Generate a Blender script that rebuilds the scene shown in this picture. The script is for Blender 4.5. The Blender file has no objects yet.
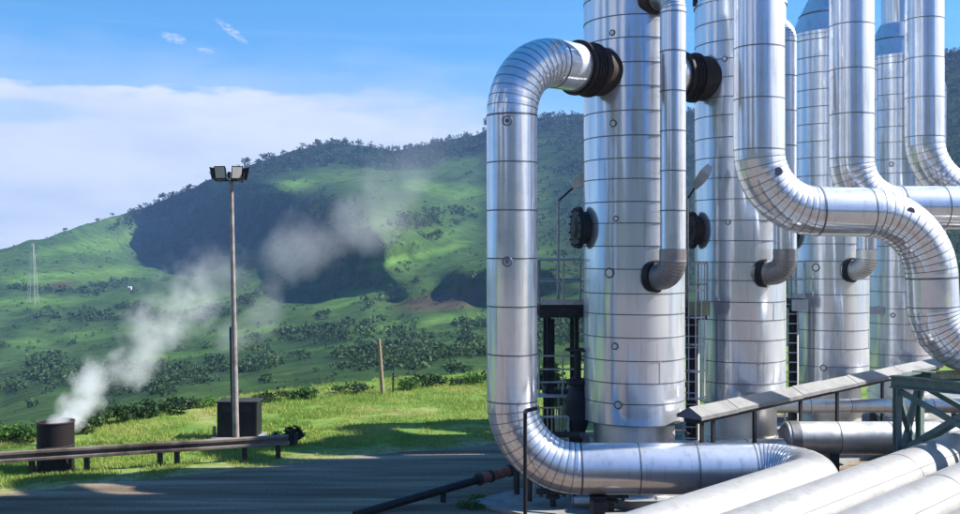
import bpy, bmesh, math, random
import numpy as np
from mathutils import Vector, Matrix

random.seed(7)
rng = np.random.default_rng(11)
SC = bpy.context.scene
COL = SC.collection
H = 6.25                      # eye height above the yard
HY = 250.0                    # image row of the horizon
F = 1000.0                    # focal length in photo pixels (960 wide)
PI = math.pi


def at(px, py, Y):
    return Vector(((px - 480) / F * Y, Y, H - (py - HY) / F * Y))


# ------------------------------------------------------------------ materials
def new_mat(name):
    m = bpy.data.materials.new(name)
    m.use_nodes = True
    nt = m.node_tree
    return m, nt, nt.nodes['Principled BSDF']


def N(nt, kind, **kw):
    n = nt.nodes.new(kind)
    for k, v in kw.items():
        setattr(n, k, v)
    return n


def L(nt, a, b):
    nt.links.new(a, b)


def ramp(nt, stops):
    r = N(nt, 'ShaderNodeValToRGB')
    cr = r.color_ramp
    while len(cr.elements) < len(stops):
        cr.elements.new(0.5)
    for e, (p, c) in zip(cr.elements, stops):
        e.position = p
        e.color = (c[0], c[1], c[2], 1) if hasattr(c, '__len__') else (c, c, c, 1)
    return r


def noise(nt, vec, scale, detail=3, rough=0.55, mapping=None):
    n = N(nt, 'ShaderNodeTexNoise')
    n.inputs['Scale'].default_value = scale
    n.inputs['Detail'].default_value = detail
    n.inputs['Roughness'].default_value = rough
    if mapping:
        mp = N(nt, 'ShaderNodeMapping')
        mp.inputs['Scale'].default_value = mapping
        L(nt, vec, mp.inputs['Vector'])
        vec = mp.outputs['Vector']
    L(nt, vec, n.inputs['Vector'])
    return n


def metal_mat(name, col, r0, r1, bump=0.25, grime=0.0, metallic=1.0, stretch=(1, 1, 0.35), bscale=1.6, rough_part=0.48):
    m, nt, b = new_mat(name)
    tc = N(nt, 'ShaderNodeTexCoord')
    n1 = noise(nt, tc.outputs['Object'], 1.3, 4, 0.55, stretch)
    n2 = noise(nt, tc.outputs['Object'], 7.0, 3, 0.6, stretch)
    mix = N(nt, 'ShaderNodeMath', operation='MULTIPLY_ADD')
    L(nt, n2.outputs['Fac'], mix.inputs[0]); mix.inputs[1].default_value = 0.3
    half = N(nt, 'ShaderNodeMath', operation='MULTIPLY'); L(nt, n1.outputs['Fac'], half.inputs[0]); half.inputs[1].default_value = 0.7
    L(nt, half.outputs[0], mix.inputs[2])
    d = tuple(c * (1 - 0.10 - grime) for c in col)
    cr = ramp(nt, [(0.34, d), (0.52, col), (0.7, tuple(min(1, c * 1.05) for c in col))])
    L(nt, mix.outputs[0], cr.inputs['Fac'])
    nb = noise(nt, tc.outputs['Object'], bscale, 2, 0.45, stretch)
    bp = N(nt, 'ShaderNodeBump')
    bp.inputs['Strength'].default_value = bump
    bp.inputs['Distance'].default_value = 0.05
    L(nt, nb.outputs['Fac'], bp.inputs['Height'])
    nd = noise(nt, tc.outputs['Object'], 5.5, 3, 0.6, (1, 1, 0.6))
    bq = N(nt, 'ShaderNodeBump'); bq.inputs['Strength'].default_value = bump * 0.5; bq.inputs['Distance'].default_value = 0.012
    L(nt, nd.outputs['Fac'], bq.inputs['Height']); L(nt, bp.outputs['Normal'], bq.inputs['Normal']); bp = bq
    ns = noise(nt, tc.outputs['Object'], 4.0, 4, 0.7, (1.6, 1.6, 0.10))
    sr = ramp(nt, [(0.30, 0.72), (0.46, 1.0)]); L(nt, ns.outputs['Fac'], sr.inputs['Fac'])
    sm = N(nt, 'ShaderNodeMix'); sm.data_type = 'RGBA'; sm.blend_type = 'MULTIPLY'; sm.inputs[0].default_value = 0.8
    L(nt, cr.outputs['Color'], sm.inputs[6]); L(nt, sr.outputs['Color'], sm.inputs[7])
    b2 = N(nt, 'ShaderNodeBsdfPrincipled')
    rr = N(nt, 'ShaderNodeMapRange')
    rr.inputs['From Min'].default_value = 0.35; rr.inputs['From Max'].default_value = 0.65
    rr.inputs['To Min'].default_value = r0; rr.inputs['To Max'].default_value = r1
    L(nt, mix.outputs[0], rr.inputs['Value'])
    for q, met in ((b, 1.0 if metallic > 0.5 else metallic), (b2, min(1.0, metallic * 0.75))):
        L(nt, sm.outputs[2], q.inputs['Base Color'])
        L(nt, bp.outputs['Normal'], q.inputs['Normal'])
        q.inputs['Metallic'].default_value = met
    L(nt, rr.outputs[0], b.inputs['Roughness'])
    b2.inputs['Roughness'].default_value = 0.6
    ms = N(nt, 'ShaderNodeMixShader'); ms.inputs[0].default_value = rough_part
    L(nt, b.outputs[0], ms.inputs[1]); L(nt, b2.outputs[0], ms.inputs[2])
    L(nt, ms.outputs[0], nt.nodes['Material Output'].inputs['Surface'])
    return m


def flat_mat(name, col, rough=0.7, var=0.35, scale=6.0, metallic=0.0, bump=0.15, col2=None, spec=0.3):
    m, nt, b = new_mat(name)
    tc = N(nt, 'ShaderNodeTexCoord')
    n1 = noise(nt, tc.outputs['Object'], scale, 6, 0.65)
    c2 = col2 or tuple(c * (1 - var) for c in col)
    cr = ramp(nt, [(0.36, c2), (0.6, col)])
    L(nt, n1.outputs['Fac'], cr.inputs['Fac'])
    L(nt, cr.outputs['Color'], b.inputs['Base Color'])
    b.inputs['Roughness'].default_value = rough
    b.inputs['Metallic'].default_value = metallic
    b.inputs['Specular IOR Level'].default_value = spec
    bp = N(nt, 'ShaderNodeBump'); bp.inputs['Strength'].default_value = bump; bp.inputs['Distance'].default_value = 0.02
    L(nt, n1.outputs['Fac'], bp.inputs['Height']); L(nt, bp.outputs['Normal'], b.inputs['Normal'])
    return m


M = {}
M['clad'] = metal_mat('aluminium_cladding', (0.80, 0.835, 0.89), 0.10, 0.17, 0.13, metallic=0.9, stretch=(1, 1, 0.2))  # slight blue tint put into neutral aluminium to strengthen its sky reflection
M['clad_pipe'] = metal_mat('pipe_cladding', (0.80, 0.83, 0.885), 0.09, 0.16, 0.09, metallic=0.9, stretch=(1, 1, 1), bscale=1.1)  # same blue tint, helping the reflected sky
M['clad_ground'] = metal_mat('ground_pipe_cladding', (0.50, 0.49, 0.47), 0.30, 0.42, 0.06, grime=0.08, metallic=0.5, stretch=(1, 1, 1), bscale=1.1)  # less metallic copy of the pipe cladding, whitening the sunlit ground runs
M['clad_dirty'] = metal_mat('weathered_pipe_cladding', (0.80, 0.79, 0.76), 0.34, 0.5, 0.15, grime=0.1, stretch=(1, 1, 1))
M['clad_dull'] = metal_mat('dull_pipe_cladding', (0.78, 0.77, 0.74), 0.42, 0.58, 0.12, stretch=(1, 1, 1))
M['elbow_dark'] = metal_mat('stained_elbow_cladding', (0.36, 0.35, 0.35), 0.34, 0.55, 0.5, grime=0.15, stretch=(1, 1, 1))
M['seam'] = flat_mat('cladding_seam', (0.21, 0.22, 0.25), 0.5, 0.3, metallic=0.6)
M['rubber'] = flat_mat('expansion_joint_rubber', (0.045, 0.028, 0.024), 0.6, 0.5, 4)
M['rusty_flange'] = flat_mat('rusty_flange', (0.065, 0.045, 0.038), 0.75, 0.5, 5)
M['black_steel'] = flat_mat('black_painted_steel', (0.018, 0.019, 0.022), 0.55, 0.4, 8)
M['dark_steel'] = flat_mat('dark_weathered_steel', (0.05, 0.045, 0.042), 0.65, 0.45, 5)
M['grey_rail'] = flat_mat('galvanised_rail', (0.58, 0.59, 0.57), 0.5, 0.3, 8, metallic=0.3)
M['yellow'] = flat_mat('faded_yellow_paint', (0.55, 0.52, 0.30), 0.6, 0.3, 5)
M['green_steel'] = flat_mat('green_painted_steel', (0.17, 0.25, 0.22), 0.55, 0.3, 5)
M['roof_metal'] = metal_mat('weathered_roof_sheet', (0.27, 0.27, 0.265), 0.5, 0.65, 0.2, grime=0.2, metallic=0.35, stretch=(1, 1, 1))
M['gable'] = flat_mat('grey_gable_sheet', (0.26, 0.26, 0.30), 0.6, 0.25, 4)
M['pole'] = flat_mat('weathered_pole', (0.38, 0.34, 0.33), 0.6, 0.4, 2.5, metallic=0.1, col2=(0.21, 0.17, 0.16))
M['lamp_glass'] = flat_mat('floodlight_glass', (0.50, 0.50, 0.48), 0.15, 0.15, 6)
M['white'] = flat_mat('white_paint', (0.78, 0.78, 0.76), 0.5, 0.12, 5)
M['wood'] = flat_mat('weathered_wood', (0.36, 0.28, 0.19), 0.85, 0.35, 12)
M['rail_beam'] = flat_mat('weathered_guard_rail', (0.26, 0.215, 0.18), 0.7, 0.55, 0.7, metallic=0.0, col2=(0.06, 0.045, 0.038))
M['vent'] = flat_mat('rusty_black_vent', (0.016, 0.008, 0.008), 0.7, 0.5, 3, col2=(0.012, 0.010, 0.011))
M['pink'] = flat_mat('faded_red_wrap', (0.45, 0.16, 0.11), 0.7, 0.3, 6)
M['concrete'] = flat_mat('concrete', (0.34, 0.33, 0.31), 0.85, 0.3, 2.2)
M['bark'] = flat_mat('bark', (0.09, 0.065, 0.045), 0.9, 0.3, 8)
M['roof_red'] = flat_mat('tin_roof', (0.55, 0.55, 0.55), 0.6, 0.2, 4)


def leaf_mat(name, c1, c2, scale=0.15):
    m, nt, b = new_mat(name)
    tc = N(nt, 'ShaderNodeNewGeometry')
    n1 = noise(nt, tc.outputs['Position'], scale, 4, 0.7)
    cr = ramp(nt, [(0.35, c2), (0.65, c1)])
    L(nt, n1.outputs['Fac'], cr.inputs['Fac'])
    b.inputs['Roughness'].default_value = 0.6
    b.inputs['Specular IOR Level'].default_value = 0.2
    L(nt, cr.outputs['Color'], b.inputs['Base Color'])
    tr = N(nt, 'ShaderNodeBsdfTranslucent')
    L(nt, cr.outputs['Color'], tr.inputs['Color'])
    mx = N(nt, 'ShaderNodeMixShader'); mx.inputs[0].default_value = 0.25
    L(nt, b.outputs[0], mx.inputs[1]); L(nt, tr.outputs[0], mx.inputs[2])
    L(nt, mx.outputs[0], nt.nodes['Material Output'].inputs['Surface'])
    return m


M['leaf_far'] = leaf_mat('far_foliage', (0.050, 0.085, 0.034), (0.022, 0.042, 0.022), 0.03)
M['leaf_scrub'] = leaf_mat('scrub_foliage', (0.070, 0.130, 0.042), (0.032, 0.064, 0.028), 0.12)
M['leaf_bright'] = leaf_mat('bright_foliage', (0.11, 0.23, 0.045), (0.05, 0.12, 0.03), 0.7)
M['leaf_dark'] = leaf_mat('dark_foliage', (0.03, 0.07, 0.02), (0.014, 0.032, 0.014), 0.8)
M['grass_blade'] = leaf_mat('grass_blades', (0.42, 0.45, 0.13), (0.21, 0.35, 0.06), 0.35)

# ------------------------------------------------------------------ object helpers


def tag(o, label=None, cat=None, group=None, kind=None):
    if label: o['label'] = label
    if cat: o['category'] = cat
    if group: o['group'] = group
    if kind: o['kind'] = kind
    return o


def empty(name, loc, label, cat, group=None):
    o = bpy.data.objects.new(name, None)
    o.empty_display_size = 0.3
    COL.objects.link(o)
    o.location = loc
    bpy.context.view_layer.update()
    return tag(o, label, cat, group)


class MB:
    """collects verts/faces in world space; build() links ONE mesh object whose origin is sensible"""

    def __init__(self):
        self.v, self.f, self.mi, self.sm = [], [], [], []

    def add(self, vs, fs, mi=0, smooth=False):
        o = len(self.v)
        self.v += [tuple(p) for p in vs]
        for f in fs:
            self.f.append(tuple(i + o for i in f)); self.mi.append(mi); self.sm.append(smooth)

    def box(self, c, s, rz=0.0, mi=0):
        R = Matrix.Rotation(rz, 3, 'Z')
        c = Vector(c)
        vs = [c + R @ Vector((x * s[0] / 2, y * s[1] / 2, z * s[2] / 2)) for z in (-1, 1) for y in (-1, 1) for x in (-1, 1)]
        fs = [(0, 2, 3, 1), (4, 5, 7, 6), (0, 1, 5, 4), (2, 6, 7, 3), (0, 4, 6, 2), (1, 3, 7, 5)]
        self.add(vs, fs, mi)

    def beam(self, a, b, w, h, mi=0):
        a, b = Vector(a), Vector(b)
        t = (b - a).normalized()
        up = Vector((0, 0, 1)) if abs(t.z) < 0.95 else Vector((0.7096, -0.7046, 0))
        s = t.cross(up).normalized(); u = s.cross(t).normalized()
        vs = [p + s * (w / 2 * i) + u * (h / 2 * j) for p in (a, b) for i, j in ((-1, -1), (1, -1), (1, 1), (-1, 1))]
        fs = [(0, 1, 2, 3), (7, 6, 5, 4), (0, 4, 5, 1), (1, 5, 6, 2), (2, 6, 7, 3), (3, 7, 4, 0)]
        self.add(vs, fs, mi)

    def ibeam(self, a, b, w, h, t=0.012, mi=0):
        a, b = Vector(a), Vector(b)
        d = (b - a).normalized()
        up = Vector((0, 0, 1)) if abs(d.z) < 0.95 else Vector((0, 1, 0))
        s = d.cross(up).normalized(); u = s.cross(d).normalized()
        self.beam(a + u * (h / 2 - t / 2), b + u * (h / 2 - t / 2), w, t, mi)
        self.beam(a - u * (h / 2 - t / 2), b - u * (h / 2 - t / 2), w, t, mi)
        self.beam(a, b, t, h - 2 * t - 0.004, mi)

    def ring(self, c, t, r, n=40, ref=None):
        t = t.normalized()
        if ref is None:
            ref = Vector((0, 0, 1)) if abs(t.z) < 0.9 else Vector((1, 0, 0))
        s = t.cross(ref).normalized(); u = s.cross(t).normalized()
        return [c + s * (r * math.cos(2 * PI * k / n)) + u * (r * math.sin(2 * PI * k / n)) for k in range(n)]

    def tube(self, a, b, r, r2=None, n=24, caps=True, mi=0, ref=None):
        a, b = Vector(a), Vector(b)
        r2 = r if r2 is None else r2
        A = self.ring(a, b - a, r, n, ref); B = self.ring(b, b - a, r2, n, ref)
        self.add(A + B, [(k, (k + 1) % n, n + (k + 1) % n, n + k) for k in range(n)], mi, True)
        if caps:
            self.add(A, [tuple(range(n))[::-1]], mi); self.add(B, [tuple(range(n))], mi)

    def lathe(self, c, prof, n=48, mi=0, axis=Vector((0, 0, 1)), sharp=True):
        """prof: list of (r, h) along axis from c; each section its own verts when sharp"""
        c = Vector(c)
        for (r0, h0), (r1, h1) in zip(prof[:-1], prof[1:]):
            A = self.ring(c + axis * h0, axis, r0, n); B = self.ring(c + axis * h1, axis, r1, n)
            self.add(A + B, [(k, (k + 1) % n, n + (k + 1) % n, n + k) for k in range(n)], mi, True)

    def sphere(self, c, s, n=12, mi=0):
        c = Vector(c); vs = []; fs = []
        m = n // 2
        for i in range(m + 1):
            th = PI * i / m
            for k in range(n):
                ph = 2 * PI * k / n
                vs.append(c + Vector((s[0] * math.sin(th) * math.cos(ph), s[1] * math.sin(th) * math.sin(ph), s[2] * math.cos(th))))
        for i in range(m):
            for k in range(n):
                fs.append((i * n + k, (i + 1) * n + k, (i + 1) * n + (k + 1) % n, i * n + (k + 1) % n))
        self.add(vs, fs, mi, True)

    def torus(self, c, axis, R, r, n=32, m=8, mi=0):
        c = Vector(c); axis = axis.normalized()
        ref = Vector((0, 0, 1)) if abs(axis.z) < 0.9 else Vector((1, 0, 0))
        s = axis.cross(ref).normalized(); u = s.cross(axis).normalized()
        vs, fs = [], []
        for k in range(n):
            d = s * math.cos(2 * PI * k / n) + u * math.sin(2 * PI * k / n)
            for j in range(m):
                vs.append(c + d * (R + r * math.cos(2 * PI * j / m)) + axis * (r * math.sin(2 * PI * j / m)))
        for k in range(n):
            for j in range(m):
                fs.append((k * m + j, k * m + (j + 1) % m, ((k + 1) % n) * m + (j + 1) % m, ((k + 1) % n) * m + j))
        self.add(vs, fs, mi, True)

    def build(self, name, mats, parent=None, origin=None, fix=True):
        if not isinstance(mats, (list, tuple)): mats = [mats]
        me = bpy.data.meshes.new(name)
        if origin is None:
            if parent is not None: origin = parent.matrix_world.translation
            else:
                xs = np.array(self.v); origin = Vector((xs[:, 0].mean(), xs[:, 1].mean(), xs[:, 2].min()))
        origin = Vector(origin)
        me.from_pydata([(x - origin.x, y - origin.y, z - origin.z) for x, y, z in self.v], [], self.f)
        for m in mats: me.materials.append(m)
        me.polygons.foreach_set('material_index', self.mi)
        me.polygons.foreach_set('use_smooth', self.sm)
        if fix:
            bm = bmesh.new(); bm.from_mesh(me); bmesh.ops.recalc_face_normals(bm, faces=bm.faces); bm.to_mesh(me); bm.free()
        me.update()
        o = bpy.data.objects.new(name, me)
        COL.objects.link(o)
        if parent is not None:
            o.parent = parent
            o.location = origin - parent.matrix_world.translation
        else:
            o.location = origin
        bpy.context.view_layer.update()
        return o


def copy_tree(o, parent=None):
    c = o.copy(); COL.objects.link(c)
    if parent is not None: c.parent = parent
    for ch in list(o.children): copy_tree(ch, c)
    return c


# ------------------------------------------------------------------ pipes
def fillet(points, R):
    """list of ('s',a,b) and ('b',[ring centres],[tangents]) pieces"""
    P = [Vector(p) for p in points]
    Rs = R if isinstance(R, (list, tuple)) else [R] * len(P)
    pieces = []; cur = P[0]
    for i in range(1, len(P) - 1):
        d0 = (P[i] - P[i - 1]).normalized(); d1 = (P[i + 1] - P[i]).normalized()
        th = d0.angle(d1); r = Rs[i]
        tl = r * math.tan(th / 2)
        a = P[i] - d0 * tl; b = P[i] + d1 * tl
        if (a - cur).length > 1e-3: pieces.append(('s', cur, a))
        nrm = (d1 - d0 * d1.dot(d0)).normalized()
        c = a + nrm * r
        k = max(4, int(math.degrees(th) / 6.5))
        cs, ts = [], []
        for j in range(k + 1):
            f = th * j / k
            cs.append(c - nrm * (r * math.cos(f)) + d0 * (r * math.sin(f)))
            ts.append(d0 * math.cos(f) + nrm * math.sin(f))
        pieces.append(('b', cs, ts)); cur = b
    pieces.append(('s', cur, P[-1]))
    return pieces


def pipe(mb, points, r, R, course=1.1, seam_w=0.03, n=40, mi=0, smi=1, caps=False, gore=True, plain=None):
    pieces = fillet(points, R)
    ref = None
    t_prev = None
    def frame_ring(c, t, rad, st):
        s = st['s']; s = (s - t * s.dot(t)).normalized(); st['s'] = s
        u = t.cross(s).normalized()
        return [c + s * (rad * math.cos(2 * PI * k / n)) + u * (rad * math.sin(2 * PI * k / n)) for k in range(n)]
    P = [Vector(p) for p in points]
    t0 = (P[1] - P[0]).normalized()
    s0 = t0.cross(Vector((0.3, 0.2, 1)) if abs(t0.z) < 0.9 else Vector((1, 0.1, 0))).normalized()
    st = {'s': s0}
    q = [(k, (k + 1) % n, n + (k + 1) % n, n + k) for k in range(n)]
    def seg(a, ta, b, tb, ra, rb, m):
        A = frame_ring(a, ta, ra, st); B = frame_ring(b, tb, rb, st)
        mb.add(A + B, q, m, True)
        return A, B
    def seam(c, t, w=seam_w, lift=0.006):
        a = c - t * (w / 2); b = c + t * (w / 2)
        s_keep = st['s']
        seg(a, t, a, t, r - 0.005, r + lift, smi)
        seg(a, t, b, t, r + lift, r + lift, smi)
        seg(b, t, b, t, r + lift, r - 0.005, smi)
        st['s'] = s_keep
    rings = []
    for pc in pieces:
        if pc[0] == 's':
            a, b = pc[1], pc[2]; d = b - a; ln = d.length; t = d.normalized()
            k = max(1, round(ln / course))
            wob = 0.0 if (plain and plain((a + b) / 2)) else 0.004
            for j in range(k):
                rr = r * (1 + random.uniform(-wob, wob))
                aa, bb = a + d * (j / k), a + d * ((j + 1) / k)
                # small tilt of every sheet so that reflections break between courses
                seg(aa, t, bb, t, rr, rr * (1 + random.uniform(-wob, wob)), mi)
                if seam_w and j > 0 and not (plain and plain(aa)): seam(aa, t)
            if seam_w and ln > 0.2 and not (plain and plain((a + b) / 2)):
                seam(a + t * 0.02, t); seam(b - t * 0.02, t)
        else:
            cs, ts = pc[1], pc[2]
            for j in range(len(cs) - 1):
                if gore:
                    t = (cs[j + 1] - cs[j]).normalized()
                    # lobster-back gores: straight mini cylinders mitred at the joints
                    bul = random.uniform(0.0, 0.0035); cm = (cs[j] + cs[j + 1]) / 2; off_ = Vector((random.uniform(-1, 1), random.uniform(-1, 1), random.uniform(-1, 1))) * 0.004
                    A = frame_ring(cs[j], ts[j], r - 0.001, st); C_ = frame_ring(cm + off_, t, r + bul, st); B = frame_ring(cs[j + 1], ts[j + 1], r - 0.001, st)
                    mb.add(A + C_, q, mi, True); mb.add(C_ + B, q, mi, True)
                    # thin raised lap
                    s_keep = st['s']
                    w = 0.007
                    seg(cs[j + 1] - ts[j + 1] * w, ts[j + 1], cs[j + 1] + ts[j + 1] * w, ts[j + 1], r + 0.006, r + 0.006, smi)
                    st['s'] = s_keep
                else:
                    seg(cs[j], ts[j], cs[j + 1], ts[j + 1], r, r, mi)
    if caps:
        tl = (P[-1] - P[-2]).normalized()
        A = mb.ring(P[0], t0, r, n); mb.add(A, [tuple(range(n))], mi)
        B = mb.ring(P[-1], tl, r, n); mb.add(B, [tuple(range(n))], mi)
    return pieces


# ------------------------------------------------------------------ numpy noise
def vnoise(x, y, seed=0):
    x = np.asarray(x, float); y = np.asarray(y, float)
    xi = np.floor(x).astype(np.int64); yi = np.floor(y).astype(np.int64)
    fx = x - xi; fy = y - yi
    fx = fx * fx * (3 - 2 * fx); fy = fy * fy * (3 - 2 * fy)
    def h(a, b):
        k = (a * 374761393 + b * 668265263 + seed * 974634777) & 0xffffffff
        k = ((k ^ (k >> 13)) * 1274126177) & 0xffffffff
        k = (k ^ (k >> 16)) & 0xffff
        return k / 65535.0
    return (h(xi, yi) * (1 - fx) + h(xi + 1, yi) * fx) * (1 - fy) + (h(xi, yi + 1) * (1 - fx) + h(xi + 1, yi + 1) * fx) * fy


def fbm(x, y, o=4, seed=0):
    s = 0; a = 0.5; t = 0
    for k in range(o):
        s = s + a * vnoise(x * 2 ** k + 17.3 * k, y * 2 ** k - 9.1 * k, seed + k); t += a; a *= 0.5
    return s / t


def np_mesh(name, verts, faces, mats, smooth=True, kind=None, mi=None):
    me = bpy.data.meshes.new(name)
    verts = np.asarray(verts, np.float32); faces = np.asarray(faces, np.int32)
    k = faces.shape[1]
    me.vertices.add(len(verts)); me.vertices.foreach_set('co', verts.ravel())
    me.loops.add(faces.size); me.loops.foreach_set('vertex_index', faces.ravel())
    me.polygons.add(len(faces))
    me.polygons.foreach_set('loop_start', np.arange(0, faces.size, k, dtype=np.int32))
    me.polygons.foreach_set('use_smooth', np.full(len(faces), smooth))
    if not isinstance(mats, (list, tuple)): mats = [mats]
    for m in mats: me.materials.append(m)
    if mi is not None: me.polygons.foreach_set('material_index', np.asarray(mi, np.int32))
    me.update(calc_edges=True); me.validate()
    o = bpy.data.objects.new(name, me)
    COL.objects.link(o)
    if kind: o['kind'] = kind
    return o


def leaf_cloud(centres, radii, per, leaf, flat=0.75, seed=1, hollow=0.35):
    """leaf quads through ellipsoids: returns verts, faces"""
    g = np.random.default_rng(seed)
    C = np.repeat(np.asarray(centres, float), per, 0); Rr = np.repeat(np.asarray(radii, float), per, 0)
    n = len(C)
    d = g.normal(size=(n, 3)); d /= np.linalg.norm(d, axis=1)[:, None]
    rad = (hollow + (1 - hollow) * g.random(n) ** 0.6)[:, None]
    lump = 1 + 0.35 * np.sin(d[:, :1] * 5 + C[:, :1]) * np.cos(d[:, 1:2] * 4 + C[:, 1:2] * 1.3)
    p = C + d * rad * Rr * lump
    p[:, 2] = np.maximum(p[:, 2], C[:, 2] - Rr[:, 2] * 0.8)
    a = g.normal(size=(n, 3)); a /= np.linalg.norm(a, axis=1)[:, None]
    b = np.cross(a, g.normal(size=(n, 3))); b /= np.linalg.norm(b, axis=1)[:, None]
    s = (leaf * Rr.mean(1) * (0.6 + 0.8 * g.random(n)))[:, None]
    v = np.stack([p + a * s, p + b * s * 0.7, p - a * s, p - b * s * 0.7], 1).reshape(-1, 3)
    f = np.arange(n * 4).reshape(-1, 4)
    return v, f


# ------------------------------------------------------------------ camera
cd = bpy.data.cameras.new('camera'); cam = bpy.data.objects.new('camera', cd); COL.objects.link(cam)
cam.location = (0, 0, H); cam.rotation_euler = (PI / 2, 0, 0)
cd.sensor_width = 36; cd.lens = 37.5; cd.shift_y = -7 / 960
cd.clip_start = 0.1; cd.clip_end = 40000
SC.camera = cam

# ------------------------------------------------------------------ light
SUN_EL = math.radians(40); SUN_AZ = math.radians(87)      # azimuth from +Y towards +X
sd = Vector((math.cos(SUN_EL) * math.sin(SUN_AZ), math.cos(SUN_EL) * math.cos(SUN_AZ), math.sin(SUN_EL)))
ld = bpy.data.lights.new('sun', 'SUN'); sun = bpy.data.objects.new('sun', ld); COL.objects.link(sun)
ld.energy = 5.0; ld.angle = math.radians(0.53); ld.color = (1.0, 0.95, 0.88)
sun.rotation_euler = sd.to_track_quat('Z', 'Y').to_euler()
sun.location = (60, 10, 60)

W = bpy.data.worlds.new('World'); SC.world = W; W.use_nodes = True
nt = W.node_tree
bg = nt.nodes['Background']
bg.inputs['Strength'].default_value = 0.10
tc = N(nt, 'ShaderNodeTexCoord')
nrm = N(nt, 'ShaderNodeVectorMath', operation='NORMALIZE'); L(nt, tc.outputs['Generated'], nrm.inputs[0])
sep = N(nt, 'ShaderNodeSeparateXYZ'); L(nt, nrm.outputs[0], sep.inputs[0])


def mth(op, a, b=None, c=None, clamp=False):
    n = N(nt, 'ShaderNodeMath', operation=op); n.use_clamp = clamp
    for i, v in enumerate((a, b, c)):
        if v is None: continue
        if isinstance(v, (int, float)): n.inputs[i].default_value = v
        else: L(nt, v, n.inputs[i])
    return n.outputs[0]


def sstep(v, lo, hi):
    n = N(nt, 'ShaderNodeMapRange'); n.interpolation_type = 'SMOOTHSTEP'
    for key, val in (('Value', v), ('From Min', lo), ('From Max', hi)):
        if isinstance(val, (int, float)): n.inputs[key].default_value = val
        else: L(nt, val, n.inputs[key])
    return n.outputs[0]


zc = mth('MAXIMUM', sep.outputs['Z'], 0.0)
com = N(nt, 'ShaderNodeCombineXYZ'); L(nt, sep.outputs['X'], com.inputs[0]); L(nt, sep.outputs['Y'], com.inputs[1])
backs = sstep(mth('ABSOLUTE', mth('ARCTAN2', sep.outputs['X'], sep.outputs['Y'])), 1.2, 2.6)
zsky = mth('ADD', mth('MULTIPLY', zc, 1.35), mth('ADD', 0.10, mth('MULTIPLY', backs, 1.3)))
L(nt, zsky, com.inputs[2])
sky = N(nt, 'ShaderNodeTexSky'); sky.sky_type = 'NISHITA'; sky.sun_disc = False
sky.sun_elevation = SUN_EL; sky.sun_rotation = SUN_AZ; sky.altitude = 1800
sky.air_density = 1.0; sky.dust_density = 0.35; sky.ozone_density = 2.2
nv = N(nt, 'ShaderNodeVectorMath', operation='NORMALIZE'); L(nt, com.outputs[0], nv.inputs[0])
L(nt, nv.outputs[0], sky.inputs['Vector'])
hs = N(nt, 'ShaderNodeHueSaturation'); L(nt, mth('ADD', 0.487, mth('MULTIPLY', backs, 0.013)), hs.inputs['Hue']); hs.inputs['Saturation'].default_value = 1.30; hs.inputs['Value'].default_value = 1.28
L(nt, sky.outputs[0], hs.inputs['Color']); L(nt, mth('ADD', 1.28, mth('MULTIPLY', mth('MAXIMUM', backs, sstep(sep.outputs['Z'], 0.3, 0.7)), 0.85)), hs.inputs['Saturation'])
az = mth('ARCTAN2', sep.outputs['X'], sep.outputs['Y'])
el = mth('ARCSINE', sep.outputs['Z'])
cv = N(nt, 'ShaderNodeCombineXYZ'); L(nt, az, cv.inputs[0]); L(nt, el, cv.inputs[1])
nA = noise(nt, cv.outputs[0], 1.0, 6, 0.55, (7, 26, 1))       # edge break up
nB = noise(nt, cv.outputs[0], 1.0, 5, 0.55, (3.6, 1.6, 1))     # unseen cloud masses added for the cladding to mirror
nC = noise(nt, cv.outputs[0], 1.0, 5, 0.6, (2.0, 75, 1))      # thin streaks
nD = noise(nt, cv.outputs[0], 1.0, 6, 0.7, (110, 260, 1))
back = sstep(mth('ABSOLUTE', az), 0.55, 1.0)
edge = mth('SUBTRACT', mth('ADD', 0.152, mth('MULTIPLY', mth('SUBTRACT', nA.outputs['Fac'], 0.5), 0.085)),
           mth('MULTIPLY', sstep(az, -0.12, 0.22), 0.05))
soft = mth('ADD', 0.006, mth('MULTIPLY', sstep(az, -0.3, 0.1), 0.04))
bank = mth('SUBTRACT', 1.0, sstep(el, mth('SUBTRACT', edge, soft), mth('ADD', edge, soft)))
bank = mth('MULTIPLY', bank, mth('SUBTRACT', 1.0, back))
# blue gap low in the bank
gx = mth('DIVIDE', mth('ADD', az, 0.46), 0.085); gy = mth('DIVIDE', mth('SUBTRACT', mth('ADD', el, mth('MULTIPLY', nA.outputs['Fac'], 0.012)), 0.132), 0.012)
gap = mth('SUBTRACT', 1.0, sstep(mth('ADD', mth('MULTIPLY', gx, gx), mth('MULTIPLY', gy, gy)), 0.2, 1.5))
bank = mth('MULTIPLY', bank, mth('SUBTRACT', 1.0, mth('MULTIPLY', gap, 0.38)))
mass = mth('MULTIPLY', sstep(mth('ADD', nB.outputs['Fac'], mth('MULTIPLY', 0.16, mth('SUBTRACT', 1.0, sstep(mth('ABSOLUTE', mth('SUBTRACT', az, 1.6)), 0.3, 1.1)))), 0.48, 0.57), mth('SUBTRACT', 1.0, sstep(el, 0.35, 0.75)))
mass = mth('MULTIPLY', mth('MULTIPLY', mass, back), mth('SUBTRACT', 1.0, mth('MULTIPLY', 0.9, sstep(mth('ABSOLUTE', az), 2.55, 2.85))))
veil = mth('MULTIPLY', sstep(nC.outputs['Fac'], 0.50, 0.75), mth('MULTIPLY', 0.09, sstep(mth('SUBTRACT', 0.40, el), 0.0, 0.25)))
glow = mth('MULTIPLY', mth('SUBTRACT', 0.6, mth('MULTIPLY', back, 0.45)), mth('SUBTRACT', 1.0, sstep(el, 0.02, 0.20)))
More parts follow.
